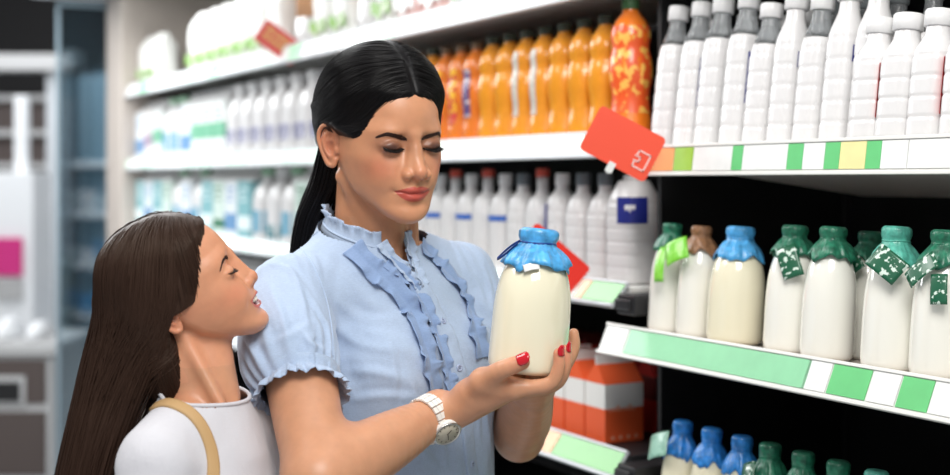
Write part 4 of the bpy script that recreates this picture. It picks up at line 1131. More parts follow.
face_hair(gV, gQ, GM, PG, gchild, (66, 42, 30), [(.0130, .0200), (.022, .0245), (.033, .0270), (.043, .0258), (.052, .0210)], n_brow=260, bw=.0022, lash_len=.0095, lash_drop=-.35, seed=8)
# teeth
tb = MB()
for i in range(-5, 6):
    if i == 0: continue
    x = (abs(i)-.5)*.0050*(1 if i > 0 else -1); t = x/.0335; w = .0046
    y = -.0968+.027*t*t+.0012; z = -.0560+.0095*t*t+.0004; a = math.atan2(2*.027*x/.0335**2, 1)
    hgt = .0082*(1-.08*abs(i))
    V, Fc = lathe([(.0002, -.5), (.42, -.47), (.5, -.25), (.5, .5)], 12)
    Mt = Matrix.Translation((x, y, z+.0016)) @ Matrix.Rotation(a, 4, 'Z') @ Matrix.Diagonal((w, .0030, hgt, 1))
    tb.add(V, Fc, GM @ Mt)
gchild(tb.build('teeth', mat('tooth', lin(244, 238, 226), .2, sss=.1), smooth=True))
# t-shirt
F = Field((-.50, 1.46, .76), (-.19, 1.86, 1.235), .0024); g_torso(F, .004)
F.cap(GNB+np.array((0, 0, -.04)), GNB+np.array((0, 0, .05)), .060, .047, .02)
X, Y, Z = F.pts((slice(None),)*3)
F.f -= (.0026*np.sin((X*.7+Z)*80+1.4*np.sin(Y*40))*np.exp(-((Z-1.06)/.05)**2)+.0012*np.sin((X-Z*.8)*130+np.sin(Y*60))*np.exp(-((Z-1.0)/.04)**2)).astype(np.float32)
tV, tQ = F.mesh()
d = tV-GNB; uu = d[:, 0]*math.cos(GY)+d[:, 1]*math.sin(GY); ww = d[:, 0]*math.sin(GY)-d[:, 1]*math.cos(GY)
zc = 1.184-.16*ww
kill = (np.hypot(uu, ww) < .072) & (tV[:, 2] > zc); kill |= tV[:, 2] < .775
T1, TQ = cut(tV, tQ, kill)
TSH = fabric('white_jersey', lin(212, 212, 218), 900, .5, .02)
ts = gchild(new_mesh('t_shirt', T1, TQ, TSH)); ts['label'] = 'white short sleeved t-shirt'
GBV = BVHTree.FromPolygons([Vector(v) for v in tV], [tuple(map(int, q)) for q in tQ])
# ribbed neckband following the opening
ph = np.linspace(0, 2*math.pi, 120); NBp = []
for p in ph:
    dr = np.array((math.cos(GY)*math.sin(p)+math.sin(GY)*math.cos(p), math.sin(GY)*math.sin(p)-math.cos(GY)*math.cos(p), 0)); w_0 = .055*math.cos(p)
    o_ = GNB+np.array((0, 0, 0)); z = 1.184-.16*w_0
    h = GBV.ray_cast(Vector((o_[0]+dr[0]*.12, o_[1]+dr[1]*.12, z)), Vector(-dr)); NBp.append(np.array(h[0]) if h[0] is not None else o_+dr*.06)
V, Q = tubes(np.array([NBp]), np.full((1, 120), .0027), 8, 1); gchild(new_mesh('neckband', V, Q, TSH))
# strap
def girl_hit(px, py):
    o, d = ray(px, py); h = GBV.ray_cast(o, d); return (np.array(h[0]), np.array(h[1])) if h[0] is not None else (None, None)
C = catmull([(150, 409), (166, 403), (186, 410), (200, 424), (209, 443), (213, 462), (213, 482)], 90); P = []; Nn = []
for x, y in C:
    p, nn = girl_hit(x, y)
    if p is not None: P.append(p); Nn.append(nn)
P = np.array(P); Nn = np.array(Nn)
for _ in range(8): P[1:-1] = (P[:-2]+2*P[1:-1]+P[2:])/4; Nn[1:-1] = (Nn[:-2]+Nn[1:-1]+Nn[2:])/3
Nn /= np.linalg.norm(Nn, axis=1, keepdims=True)
st_ = strip('bag_strap', P, Nn, [(-.0075, -.001), (-.0072, .0022), (-.005, .0028), (0, .0030), (.005, .0028), (.0072, .0022), (.0075, -.001)], lambda s, j, t: (0, 0, 0), mat('tan_strap', lin(196, 160, 112), .6, bump=(400, .3, .0006)))
st_.name = 'strap'; st_['label'] = 'tan strap over her shoulder'; gchild(st_)
# hair
GHAIR = hairmat('brown_hair', (.036, .019, .0135), .42, .22, (1, .85, .7))
GHL = [(-.2, .05), (-.05, .034), (-.030, .020), (-.012, .002), (.0, -.020), (.015, -.036), (.035, -.046), (.055, -.056), (.068, -.068), (.078, -.082), (.086, -.098)]
def g_part(x, y, z): return -.005*np.clip((z-.05)/.06, 0, 1)*np.clip((y+.07)/.05, 0, 1)-.010*np.clip(y/.08, 0, 1)
Hf, _ = cap_field(GB, GF.lo, GF.h, GHL, .0065, part=g_part, slope=.50)
GH = Field(GF.lo, GF.lo+GF.h*(GF.n-1), GF.h); GH.f = Hf
for s in (-1, 1):
    GH.ell((s*.062, .022, .012), (.022, .045, .045), k=.02)
    GH.cap((s*.058, .048, .0), (s*.050, .066, -.10), .026, .030, .02)
X, Y, Z = GH.pts((slice(None),)*3)
GH.f[:] = np.maximum(GH.f, np.where((Y < .028) & (Z < -.004), .01, -1))
GH.blur(4); ghV, ghQ = GH.mesh()
GLV = [(318, 99, 182, 1.665, .064), (355, 87, 174, 1.655, .066), (400, 78, 154, 1.640, .062), (440, 69, 138, 1.625, .060), (500, 56, 120, 1.61, .056)]
def lvl(i, c, s_):
    y, xa, xb, Yc, hy = GLV[i]; Y_ = Yc+hy*s_; px_ = (xa+xb)/2+(xb-xa)/2*c
    return np.array(((px_-475)*Yc/FPX, Y_, CAMZ-(y-180)*Yc/FPX))
# inner mass below the head
F = Field((-.60, 1.50, .90), (-.34, 1.78, 1.36), .003)
ctr = [tuple(xf(GM, (0, .06, .02))[0]), tuple(xf(GM, (0, .080, -.06))[0])]+[tuple(lvl(i, -.05, 0)) for i in range(5)]
F.limb(ctr, [.052, .048, .046, .044, .037, .032, .026], k=.02); iV, iQ = F.mesh()
o = gchild(new_mesh('hair', np.concatenate([xf(GM, ghV), iV]), np.concatenate([ghQ, iQ+len(ghV)]), GHAIR)); o['label'] = 'long dark brown hair falling down her back'
gb = BVHTree.FromPolygons([Vector(v) for v in ghV], [tuple(map(int, q)) for q in ghQ])
def gflow(p):
    s = -1 if p[0] < 0 else 1
    side = np.clip(abs(p[0])/.055, 0, 1)
    return np.array((s*1.0, .10, -.2))*(1-side)+np.array((0, .30 if p[2] > .0 else .15, -1.0))*side+np.array((0, .2, -.9))*np.clip((p[1]-.05)/.03, 0, 1)

# long strands: each slides down over the cap, then hangs to its place in the fall of hair
rng = np.random.default_rng(11); gcw = xf(GM, ghV); gbw = BVHTree.FromPolygons([Vector(v) for v in gcw], [tuple(map(int, q)) for q in ghQ])
LZ = np.array([CAMZ-(g[0]-180)*g[3]/FPX for g in GLV]); LC = np.array([((g[1]+g[2])/2-475)*g[3]/FPX for g in GLV]); LW = np.array([(g[2]-g[1])/2*g[3]/FPX for g in GLV]); LY = np.array([g[3] for g in GLV]); LH = np.array([g[4] for g in GLV])
def tgtz(z, c, s_): i = lambda A: np.interp(-z, -LZ, A); return np.array((i(LC)+i(LW)*c, i(LY)+i(LH)*s_, z))
A3 = np.array(GM.to_3x3())/GS; pa = []; STP = 66; DS = .0072
cand = np.where((ghV[:, 2] > -.02))[0]
while len(pa) < 3800:
    i = rng.choice(cand); l0 = ghV[i]
    if l0[0] > .02 and rng.random() < .6: continue
    p = gcw[i].copy(); yy = l0[1]-.25*max(0, .06-l0[2])*0
    c = float(np.clip(1-2*(yy+.075)/.165+.12*rng.normal(), -1, 1)); rad = math.sqrt(max(0, 1-c*c))*rng.uniform(.5, 1.0)*(-1 if l0[0] < 0 else 1)
    lift = rng.uniform(.0002, .0030); ph = rng.uniform(0, 6.28); wa = rng.uniform(.0, .10); path = []; fin = rng.uniform(.88, 1.15)
    for q in range(STP):
        path.append(p.copy())
        b = float(np.clip((LZ[0]+.05-p[2])/.07, 0, 1)); tg = tgtz(p[2]-.045, c*fin, rad); d1 = tg-p; d1 /= np.linalg.norm(d1)
        lp = np.array(GMi @ Vector(p)); d0 = A3 @ gflow(lp); d0 = d0/np.linalg.norm(d0)*.5+np.array((-.10, 0, -.75)); d0 /= np.linalg.norm(d0)
        d = d0*(1-b)+d1*b; d[0] += wa*math.sin(q*.16+ph)*(q/STP); d /= np.linalg.norm(d); p = p+d*DS
        loc, nn, _, dist = gbw.find_nearest(Vector(p))
        if dist < .04:
            nn = np.array(nn); loc = np.array(loc); sd = float((p-loc)@nn); lf = lift*min(1, q/5+.1)
            if sd < lf: p = loc+nn*lf
            elif sd > lf+.001 and b < .02: p = loc+nn*(lf+.001)
    path = np.array(path)
    for _ in range(3): path[1:-1] = (path[:-2]+2*path[1:-1]+path[2:])/4
    lpth = xf(GMi, path)
    if ((lpth[:, 1] < .013) & (lpth[:, 2] < -.003) & (lpth[:, 2] > -.075)).any(): continue
    pa.append(path)
pa = np.array(pa); ra = np.tile(np.interp(np.linspace(0, 1, STP), [0, .05, .8, 1], [.00015, .0007, .0008, .0002]), (len(pa), 1))
pg = flow_strands(gb, ghV, gflow, rng, 4200, 20, .0050, lift=(-.0003, .0018), keep=lambda p: p[2] > -.04)
pg = pg[~((pg[:, :, 1] < .016) & (pg[:, :, 2] < -.003)).any(1)]
V, Q = tubes(pa, ra, 4); V9, Q9 = tubes(pg, np.tile(np.interp(np.linspace(0, 1, 20), [0, .15, .8, 1], [.00015, .0006, .0006, .0001]), (len(pg), 1)), 4)
o = gchild(new_mesh('hair_strands', np.concatenate([V, xf(GM, V9)]), np.concatenate([Q, Q9+len(V)]), GHAIR)); o['kind'] = 'stuff'
# ---------------------------------------------------------------- lower bodies standing on the floor
DENIM = fabric('dark_denim', lin(44, 56, 84), 700, .3, .15); SHOE = mat('shoe_leather', lin(60, 50, 48), .4)
def legs(par, fn, base, hip, yaw, hz, hr, knee, ank, mid, gap):
    c0 = np.array(base); f = np.array((math.sin(yaw), -math.cos(yaw), 0)); r_ = np.array((math.cos(yaw), math.sin(yaw), 0))
    F = Field((c0[0]-.30, c0[1]-.30, .05), (c0[0]+.30, c0[1]+.30, hz+.14), .007)
    F.ell((c0[0], c0[1], hz), hr, rotm(0, 0, yaw), k=.02); F.ell((c0[0], c0[1], hz+.08), (hr[0]*.86, hr[1]*.9, hr[2]), rotm(0, 0, yaw), k=.03)
    for s in (-1, 1): F.limb([c0+r_*s*gap+np.array((0, 0, hz-.03)), c0+r_*s*gap*.95+f*.01+np.array((0, 0, hz*.55)), c0+r_*s*gap*.95-f*.01+np.array((0, 0, .09))], [mid, knee, ank], .03)
    V, Q = F.mesh(); fn(new_mesh('trousers', V, Q, DENIM))
    for s in (-1, 1):
        F = Field(c0+np.array((-.25, -.25, -.02)), c0+np.array((.25, .25, .16)), .005); p = c0+r_*s*gap*.95
        F.chain([p+np.array((0, 0, .11)), p-f*.01+np.array((0, 0, .05))], [ank*.8, ank*.9], .01); F.ell(p+f*.05+np.array((0, 0, .028)), (ank*.95, ank*2.6, .034), rotm(0, 0, yaw), k=.02)
        F.f = np.maximum(F.f, -F.ax[2][None, None, :]+.002)
        V, Q = F.mesh(); fn(new_mesh('shoe', V, Q, SHOE))
legs(woman, wchild, (-.115, 1.94, 0), None, YAW, .88, (.165, .115, .13), .060, .048, .085, .085)
legs(girl, gchild, (-.345, 1.66, 0), None, GY, .74, (.118, .085, .10), .046, .036, .060, .055)
# ---------------------------------------------------------------- the held bottle of milk
MILKG = lambda nm, c: mat(nm, lin(*c), .12, coat=.8, sss=.0, spec=.5)
def film(name, c, rough=.35, n=.25, scale=160):
    return mat(name, lin(*c), rough, noise=(scale, n), bump=(scale*1.3, .8, .0016), coat=.2)
def bottle_prof(H, R):
    """round glass milk bottle: wide body, sloping shoulder, short neck"""
    P = [(.30, 0), (.74, .0), (.88, .010), (.965, .032), (.995, .075), (1.0, .15), (1.0, .30), (.99, .45), (.955, .56), (.88, .66), (.76, .745), (.62, .81), (.50, .85), (.43, .875), (.405, .90), (.41, .93)]
    P = catmull([(a*R, b*H) for a, b in P], 64); P[:, 0] = np.maximum(P[:, 0], .001); P[:, 1] = np.maximum(P[:, 1], 0)
    return [tuple(p) for p in P]
def crown(H, R, seed, skirt=.055, flare=1.0, seg=96):
    """crimped foil cap: top disc, ridged rim, neck, crumpled skirt with a ragged hem"""
    rr = random.Random(seed); ph = [rr.uniform(0, 6.28) for _ in range(6)]; V = []; z0 = H
    rows = [(.05, 0, 0), (.40, .0015/H, 0), (.475, -.006, .15), (.495, -.022, .5), (.495, -.058, .6), (.475, -.078, .3), (.445, -.095, .3), (.47, -.125, .8), (.60, -.165, 1.2), (.745, -.215, 1.8), (.83, -.262, 2.4), (.87, -.300, 3)]
    for a, b, w in rows:
        for i in range(seg):
            t = 2*math.pi*i/seg
            cr = math.sin(26*t+ph[0])*.012*min(w, .8)+w*.012*(math.sin(9*t+ph[1])+.7*math.sin(14*t+ph[2]+b*30))
            hem = w*.0075*(math.sin(4*t+ph[3])+.6*math.sin(7*t+ph[4])+.4*math.sin(11*t+ph[5])) if w > 1 else 0
            r = R*(a*1.02+cr*(.6 if a < .5 else 1)*flare); V.append((r*math.cos(t), r*math.sin(t), H*(1+b*skirt/.055+hem)))
    n = len(rows); F = [tuple(range(seg))[::-1][::-1]]
    for j in range(n-1):
        for i in range(seg):
            k = (i+1) % seg; F.append((j*seg+i, (j+1)*seg+i, (j+1)*seg+k, j*seg+k))
    return V, F
def glass_bottle(name, H, R, milk, cap, seed, loc=None, M=None, band=None, skirt=.055):
    root = empty(name, (0, 0, 0)); V, Fc = lathe(bottle_prof(H, R), 56)
    b = new_mesh('body', V, Fc, milk, parent=root)
    V, Fc = crown(H, R, seed, skirt); c = new_mesh('foil_cap', V, Fc, cap, parent=root)
    md = c.modifiers.new('s', 'SOLIDIFY'); md.thickness = .0006; md.offset = 1
    n = 72; t = np.linspace(0, 2*math.pi, n); P = np.stack([R*.462*np.cos(t), R*.462*np.sin(t), np.full(n, H*.905)+.0006*np.sin(3*t+seed)], 1)
    V, Q = tubes(P[None], np.full((1, n), .0016), 6); new_mesh('cap_band', V, Q, band or cap, parent=root)
    if M is not None: root.matrix_world = M
    return root
CREAM = MILKG('cream_milk', (238, 232, 205))
BLUEFOIL = film('blue_foil', (76, 160, 216), n=.35, scale=90)
Hb, Rb = .187, .0512
MB_ = Matrix.Translation(BO) @ Matrix.Rotation(BTILT, 4, 'Y') @ Matrix.Rotation(math.radians(-3), 4, 'X')
held = glass_bottle('milk_bottle', Hb, Rb, CREAM, BLUEFOIL, 4, M=MB_, skirt=.048, band=mat('dark_blue_band', lin(28, 70, 140), .4))
tag(held, 'round glass bottle of milk with a crumpled blue foil cap, held in her hands', 'bottle')
# folded loop of ribbon and white paper tag hanging from the cap
P = catmull([(-.024, -.004, .170), (-.034, -.008, .163), (-.044, -.012, .153), (-.050, -.014, .146), (-.051, -.016, .1445), (-.046, -.015, .148), (-.036, -.011, .158), (-.027, -.010, .167)], 50)
V = []; 
for i, p in enumerate(P): V += [tuple(p+np.array((.0, -.0035, .0015))), tuple(p+np.array((.0, .0035, -.0015)))]
Fq = [(2*i, 2*i+2, 2*i+3, 2*i+1) for i in range(len(P)-1)]
o = new_mesh('ribbon', V, Fq, mat('navy_ribbon', lin(26, 58, 130), .5), parent=held); md = o.modifiers.new('s', 'SOLIDIFY'); md.thickness = .0008
def paper_tag(parent, c, w, h, nrm, rot, m, name='paper_tag', bend=.12, drops=None):
    n = 9; V = []
    for i in range(n):
        for j in range(n):
            u = (i/(n-1)-.5)*w; v = (j/(n-1)-.5)*h; V.append((u, v, -bend*(u*u+.3*v*v)/w*4))
    q = Vector(nrm).to_track_quat('Z', 'Y').to_matrix().to_4x4(); M = Matrix.Translation(c) @ q @ Matrix.Rotation(rot, 4, 'Z')
    Fq = [(i*n+j, (i+1)*n+j, (i+1)*n+j+1, i*n+j+1) for i in range(n-1) for j in range(n-1)]
    o = new_mesh(name, [tuple(M @ Vector(v)) for v in V], Fq, m, parent=parent); md = o.modifiers.new('s', 'SOLIDIFY'); md.thickness = .0006
    return o, M
paper_tag(held, (-.008, -.0465, .139), .021, .010, (-.10, -1, .50), .32, mat('white_paper', lin(228, 228, 226), .7), 'paper_tag')
# watch
WAX = (WR_N-EL_N)/np.linalg.norm(WR_N-EL_N); wc = EL_N+(WR_N-EL_N)*.90
fd = Vector((-.02, -.86, -.50)); fd = (fd-Vector(WAX)*fd.dot(Vector(WAX))).normalized(); sdv = Vector(WAX).cross(fd).normalized()
watch = empty('wristwatch', tuple(wc)); tag(watch, 'white ceramic bracelet wristwatch worn on her wrist below the bottle', 'watch')
WHT = mat('white_ceramic', lin(238, 236, 230), .15, coat=.6); STEEL = mat('polished_steel', (.80, .78, .75), .3, metal=1)
MWt = Matrix((( *sdv, 0), (*WAX, 0), (*fd, 0), (0, 0, 0, 1))).transposed()   # x across, y along arm, z outwards
MWt = Matrix.Translation(wc) @ MWt
MWc = MWt @ Matrix.Translation((0, .003, .0292)) @ Matrix.Rotation(math.radians(22), 4, 'X') @ Matrix.Translation((0, 0, -.0292))
RWx, RWz = .0318, .0300
for k in range(20):
    a = 2*math.pi*(k+.5)/20
    if abs((a-math.pi/2+math.pi) % (2*math.pi)-math.pi) < .42: continue
    p = Vector((RWx*math.cos(a), 0, RWz*math.sin(a))); tang = math.atan2(RWz*math.cos(a), -RWx*math.sin(a))
    Ml = MWt @ Matrix.Translation(p) @ Matrix.Rotation(-tang, 4, 'Y')
    for y0, y1, hz in ((-.0100, -.0038, .0022), (-.0034, .0034, .0028), (.0038, .0100, .0022)):
        m_ = MB().box(-.0041, .0041, y0, y1, -.0012, hz, Ml); o = m_.build('bracelet_link', WHT, bevel=.0006); o.parent = watch; o.matrix_parent_inverse = Matrix.Translation(wc).inverted()
def wpart(name, prof, m, z0, seg=48, label=None):
    V, Fc = lathe(prof, seg); o = new_mesh(name, [tuple(MWc @ Matrix.Translation((0, 0, z0+.0036)) @ Vector(v)) for v in V], Fc, m, parent=watch)
    o.matrix_parent_inverse = Matrix.Translation(wc).inverted(); return o
wpart('watch_case', [(.013, -.003), (.0192, -.002), (.0206, .001), (.0202, .0042), (.0186, .0058), (.0166, .0060), (.0160, .0048), (.002, .0046)], WHT, .0265)
wpart('bezel', [(.0162, .0050), (.0167, .0064), (.0182, .0064), (.0190, .0054)], STEEL, .0266)
dial = wpart('dial', [(.0005, .0058), (.0162, .0058), (.0162, .0052)], mat('silver_dial', lin(196, 188, 170), .35), .0266)
hm = MB(); DK = mat('dark_steel', (.12, .10, .09), .35, metal=.8)
for k in range(12):
    a = k*math.pi/6; hm.box(-.0004, .0004, .0124, .0150, .0058, .0061, MWc @ Matrix.Translation((0, 0, .0302)) @ Matrix.Rotation(a, 4, 'Z'))
for a, L in ((1.0, .0075), (-1.3, .0105)): hm.box(-.00045, .00045, -.001, L, .0061, .0064, MWc @ Matrix.Translation((0, 0, .0302)) @ Matrix.Rotation(a, 4, 'Z'))
o = hm.build('watch_hands', DK); o.parent = watch; o.matrix_parent_inverse = Matrix.Translation(wc).inverted()
m_ = MB(); V, Fc = lathe([(.0018, 0), (.0022, .0005), (.0022, .0028), (.0012, .0034)], 16); m_.add(V, Fc, MWc @ Matrix.Translation((0, .0204, .0290)) @ Matrix.Rotation(-math.pi/2, 4, 'X'))
o = m_.build('crown', WHT); o.parent = watch; o.matrix_parent_inverse = Matrix.Translation(wc).inverted()
# ---------------------------------------------------------------- glass milk bottles on the right shelves
WMILK = MILKG('white_milk', (240, 239, 230))
FG = film('green_foil', (38, 112, 86), n=.45, scale=110); FT = film('teal_foil', (88, 176, 158), n=.3, scale=100); FB = film('bright_blue_foil', (44, 128, 206), n=.35, scale=100); FBR = film('brown_foil', (150, 108, 76), n=.35)
def printed(name, c1, c2, scale=90, th=.58):
    m = mat(name, lin(*c1), .35, coat=.4); nt = m.node_tree; N = nt.nodes; L = nt.links
    tc = N.new('ShaderNodeTexCoord'); vz = N.new('ShaderNodeTexNoise'); vz.inputs['Scale'].default_value = scale; vz.inputs['Detail'].default_value = 5
    L.new(tc.outputs['Object'], vz.inputs['Vector']); cr_ = N.new('ShaderNodeValToRGB'); cr_.color_ramp.elements[0].position = th; cr_.color_ramp.elements[1].position = th+.02
    cr_.color_ramp.elements[0].color = (*lin(*c1), 1); cr_.color_ramp.elements[1].color = (*lin(*c2), 1); L.new(vz.outputs['Fac'], cr_.inputs[0]); L.new(cr_.outputs[0], N['Principled BSDF'].inputs['Base Color']); return m
CARD = printed('patterned_green_card', (24, 92, 64), (214, 232, 220), 120, .57); LIME = printed('lime_paper', (120, 202, 52), (140, 214, 80), 60, .5)
TEALC = printed('grey_green_card', (130, 178, 158), (150, 196, 176), 60, .5)
rr2 = [ # px base, R, H, cap, name of colour, t
 (666, .0325, .186, FG, 'dark green', .055), (695, .0335, .184, FBR, 'brown', .058), (734, .0450, .186, BLUEFOIL, 'blue', .060), (788, .0385, .192, FG, 'dark green', .062), (826, .0385, .192, FG, 'dark green', .052),
 (864, .0360, .190, FG, 'dark green', .140), (889, .0395, .196, FT, 'pale teal', .050), (939, .0395, .194, FG, 'dark green', .052), (990, .0395, .194, FT, 'pale teal', .056)]
GB_ = []
for k, (px, R, H, cap, cn, t) in enumerate(rr2):
    M = onboard(MR2, px, t, 0, -.05, rz=k*1.3)
    o = glass_bottle('milk_bottle', H, R, WMILK if k != 2 else CREAM, cap, 20+k, M=M, skirt=.050 if k in (2, 6) else .043)
    tag(o, f'glass milk bottle with {cn} foil cap, {NUM[k]} from left on the middle right shelf', 'bottle', 'glass milk bottles on the middle right shelf'); GB_.append(o)
Roff = 0
Rz = lambda k: Matrix.Rotation(-(k+Roff)*1.3, 4, 'Z')
def card_on(k, c, w, h, nrm, rot, m, nm='swing_tag', bend=.06):
    # c, nrm in shelf axes (x along the shelf, y into it), turned back into the bottle's own turn
    q = Rz(k) @ Vector(c); n_ = Rz(k) @ Vector(nrm)
    o, _ = paper_tag(GB_[k], tuple(q), w, h, tuple(n_), rot, m, nm, bend); return o
card_on(0, (.036, -.052, .118), .022, .062, (.10, -1, .25), .12, LIME, 'lime_leaflet', .10); card_on(1, (-.002, -.052, .142), .046, .040, (.20, -1, .3), .45, LIME, 'lime_leaflet', .10)
card_on(3, (.030, -.036, .138), .032, .050, (.55, -1, .2), .4, CARD); card_on(5, (.008, -.050, .136), .044, .032, (.1, -1, .3), .8, CARD)
card_on(6, (.028, -.046, .146), .050, .036, (.5, -1, .3), -.6, CARD); card_on(7, (.000, -.046, .142), .050, .026, (.0, -1, .3), .75, CARD); card_on(7, (.030, -.044, .118), .022, .04, (.4, -1, .2), .1, CARD)
GB_ = []
Roff = 1
rr3 = [(672, .0385, .200, FT, 'pale teal', .075), (687, .0385, .190, FB, 'bright blue', .060), (712, .0385, .190, FB, 'bright blue', .050), (741, .0385, .190, FB, 'bright blue', .056), (766, .0385, .190, FG, 'dark green', .060), (800, .0385, .190, FG, 'dark green', .060), (836, .0385, .190, FG, 'dark green', .060), (874, .0385, .190, FT, 'pale teal', .060), (915, .0385, .190, FG, 'dark green', .06), (957, .0385, .190, FG, 'dark green', .06)]
lastx = None
for k, (px, R, H, cap, cn, t) in enumerate(rr3):
    if k == 0: continue
    M = onboard(MR3, [672, 677, 706, 736, 764, 797, 832, 870, 912, 955][k], [.140, .055, .055, .055, .055, .055, .055, .055, .055, .055][k], 0, -.05, rz=k*1.3)
    o = glass_bottle('milk_bottle', H, R*.86, WMILK if k > 3 else CREAM, cap, 40+k, M=M)
    tag(o, f'milk bottle with {cn} foil cap, {NUM[k-1]} from left on the lowest right shelf', 'bottle', 'capped milk bottles on the lowest right shelf'); GB_.append(o)
card_on(0, (-.012, -.044, .150), .050, .044, (-.1, -1, .35), .35, TEALC); card_on(3, (-.004, -.042, .140), .030, .05, (-.1, -1, .35), .35, CARD)
# ---------------------------------------------------------------- orange juice
def juice(name, H, R, body, cap, lab=None, tall=0):
    root = empty(name, (0, 0, 0)); pts = [(.70, 0), (.93, .01), (1.0, .05), (.97, .12), (.90, .20), (.86, .27), (.90, .34), (.99, .42), (1.0, .50), (.95, .57), (.86, .62), (.86, .66), (.93, .71), (.90, .77), (.72, .84), (.45, .895), (.38, .92), (.38, .95)]
    P = catmull(pts, 80); prof = [(max(.001, a*R), max(0, b*H)) for a, b in P]
    V, F = lathe(prof, 40, lambda z, a: 1+.018*math.cos(8*a+z*60)*(1 if .1*H < z < .75*H else .2)); b_ = new_mesh('body', V, F, body, parent=root)
    V, F = lathe([(.40*R, .925*H), (.43*R, .93*H), (.43*R, .99*H), (.38*R, H)], 32, lambda z, a: 1+.02*math.cos(24*a)); new_mesh('cap', V, F, cap, parent=root)
    if lab:
        lm, v0, v1, a0, a1 = lab; Vl = []; n1, n2 = 14, 16
        rad = lambda v: np.interp(v, P[:, 1], P[:, 0])*R
        for i in range(n2+1):
            for j in range(n1+1):
                v = v0+(v1-v0)*j/n1; a = a0+(a1-a0)*i/n2; r_ = rad(v)*(1+.018*math.cos(8*a+v*H*60))+.0012; Vl.append((r_*math.cos(a), r_*math.sin(a), v*H))
        new_mesh('label', Vl, [(i*(n1+1)+j, (i+1)*(n1+1)+j, (i+1)*(n1+1)+j+1, i*(n1+1)+j+1) for i in range(n2) for j in range(n1)], lm, parent=root)
    return root
OJ = mat('orange_juice', lin(228, 150, 44), .22, coat=.35, spec=.4, noise=(25, .12)); OJ2 = mat('deep_orange_juice', lin(222, 122, 38), .22, coat=.35, noise=(25, .12))
OCAP = mat('brown_cap', lin(120, 96, 70), .4); DCAP = mat('dark_green_cap', lin(60, 72, 62), .4)
ORL = printed('orange_fruit_label', (236, 92, 40), (250, 190, 90), 55, .52); PUR = printed('purple_label', (96, 78, 128), (226, 214, 214), 70, .55); GRL = printed('pale_grey_label', (206, 200, 190), (150, 146, 150), 90, .6); REDL = printed('red_yellow_label', (206, 62, 70), (244, 190, 60), 60, .5)
FRONT = -math.pi/2
J1 = juice('juice_bottle', .232, .0345, OJ, DCAP); J2 = juice('juice_bottle', .232, .0345, OJ, DCAP, (GRL, .22, .80, FRONT-.35, FRONT+.35)); J3 = juice('juice_bottle', .228, .0345, OJ2, OCAP, (PUR, .25, .72, FRONT-.7, FRONT+.5)); J4 = juice('juice_bottle', .250, .0390, mat('orange_bottle', lin(244, 128, 38), .2, coat=.6), mat('green_cap', lin(70, 110, 70), .4), (ORL, .16, .80, 0, 2*math.pi)); J5 = juice('juice_bottle', .228, .0345, OJ2, OCAP, (REDL, .2, .75, FRONT-.6, FRONT+.6))
jl = {J1: 'plain amber juice bottle', J2: 'juice bottle with pale grey label', J3: 'juice bottle with purple label', J4: 'large juice bottle', J5: 'juice bottle with red and yellow label'}
seqj = [(360, J3), (372, J1), (385, J5), (398, J3), (410, J1), (422, J5), (435, J3), (448, J1), (460, J5), (475, J5), (492, J3), (510, J1), (530, J1), (544, J2), (556, J2), (570, J1), (586, J1), (605, J1)]
prev = None
# keep real gaps: at least one bottle diameter along the shelf
sl = []; s_cur = s_of(606, .06)
for px, b in seqj[::-1]: sl.append((s_cur, b)); s_cur -= .0725
sl = sl[::-1]
for k, (s, b) in enumerate(sl):
    put(b, used, SM(s, .060 if b != J4 else .055, 1.5326, 0), f'{jl[b]}, {NUM[len(sl)-1-k]} from right', 'bottle', 'juice bottles on the second shelf')
put(J4, used, SM(s_of(629.5, .05)+.004, .050, 1.5326), 'large orange juice bottle with fruit label at the right end of the juice row', 'bottle', 'juice bottles on the second shelf')
for k in range(12): put(J1 if k % 3 else J3, used, SM(sl[-1][0]-.036-k*.0725, .135, 1.5326), f'juice bottle in the row behind, {NUM[k]} from right on the second shelf', 'bottle', 'back row of juice bottles')
# ---------------------------------------------------------------- white bottles of the third shelf
WB1 = plastic_bottle('milk_bottle', .205, .036, mat('slate_cap', lin(108, 116, 122), .4), None, shoulder=.60, neckr=.40, capr=.42, caph=.10)
WB2 = plastic_bottle('milk_bottle', .215, .037, mat('red_cap', lin(196, 78, 62), .4), None, shoulder=.55, ribs=0, neckr=.36, capr=.38, caph=.06)
WB3 = plastic_bottle('milk_bottle', .205, .036, WPL2, None, shoulder=.62, neckr=.40, capr=.42, caph=.10, label=(NAVY, .30, .70, FRONT-1.2, FRONT-.2))
WB4 = plastic_bottle('milk_bottle', .200, .050, WPL2, None, shoulder=.74, neckr=.55, capr=.42, caph=.06, label=(NAVY, .56, .80, FRONT+.2, FRONT+1.5), ribs=6)
WB5 = plastic_bottle('milk_bottle', .205, .036, WPL2, None, shoulder=.60, neckr=.40, capr=.42, caph=.10, label=(mat('blue_stripe', lin(58, 104, 186), .4), .50, .56, FRONT-1.2, FRONT+1.2), ribs=0)
desc = {WB1: 'ribbed white bottle with a slate cap', WB2: 'smooth white bottle with a red cap', WB3: 'white bottle with a navy side label', WB4: 'wide white bottle with a navy label', WB5: 'white bottle with a blue striped front'}
seq = [WB4, WB1, WB1, WB3, WB2, WB1, WB5, WB2, WB5, WB2, WB5, WB1, WB5, WB1, WB3, WB1, WB5]
s_cur = s_of(634, .065)
for k, b in enumerate(seq):
    put(b, used, SM(s_cur, .066, 1.2586), f'{desc[b]}, {NUM[k]} from right on the third shelf', 'bottle', 'white bottles on the third shelf'); s_cur -= (.094 if k == 0 else .0765)
S3 = s_cur
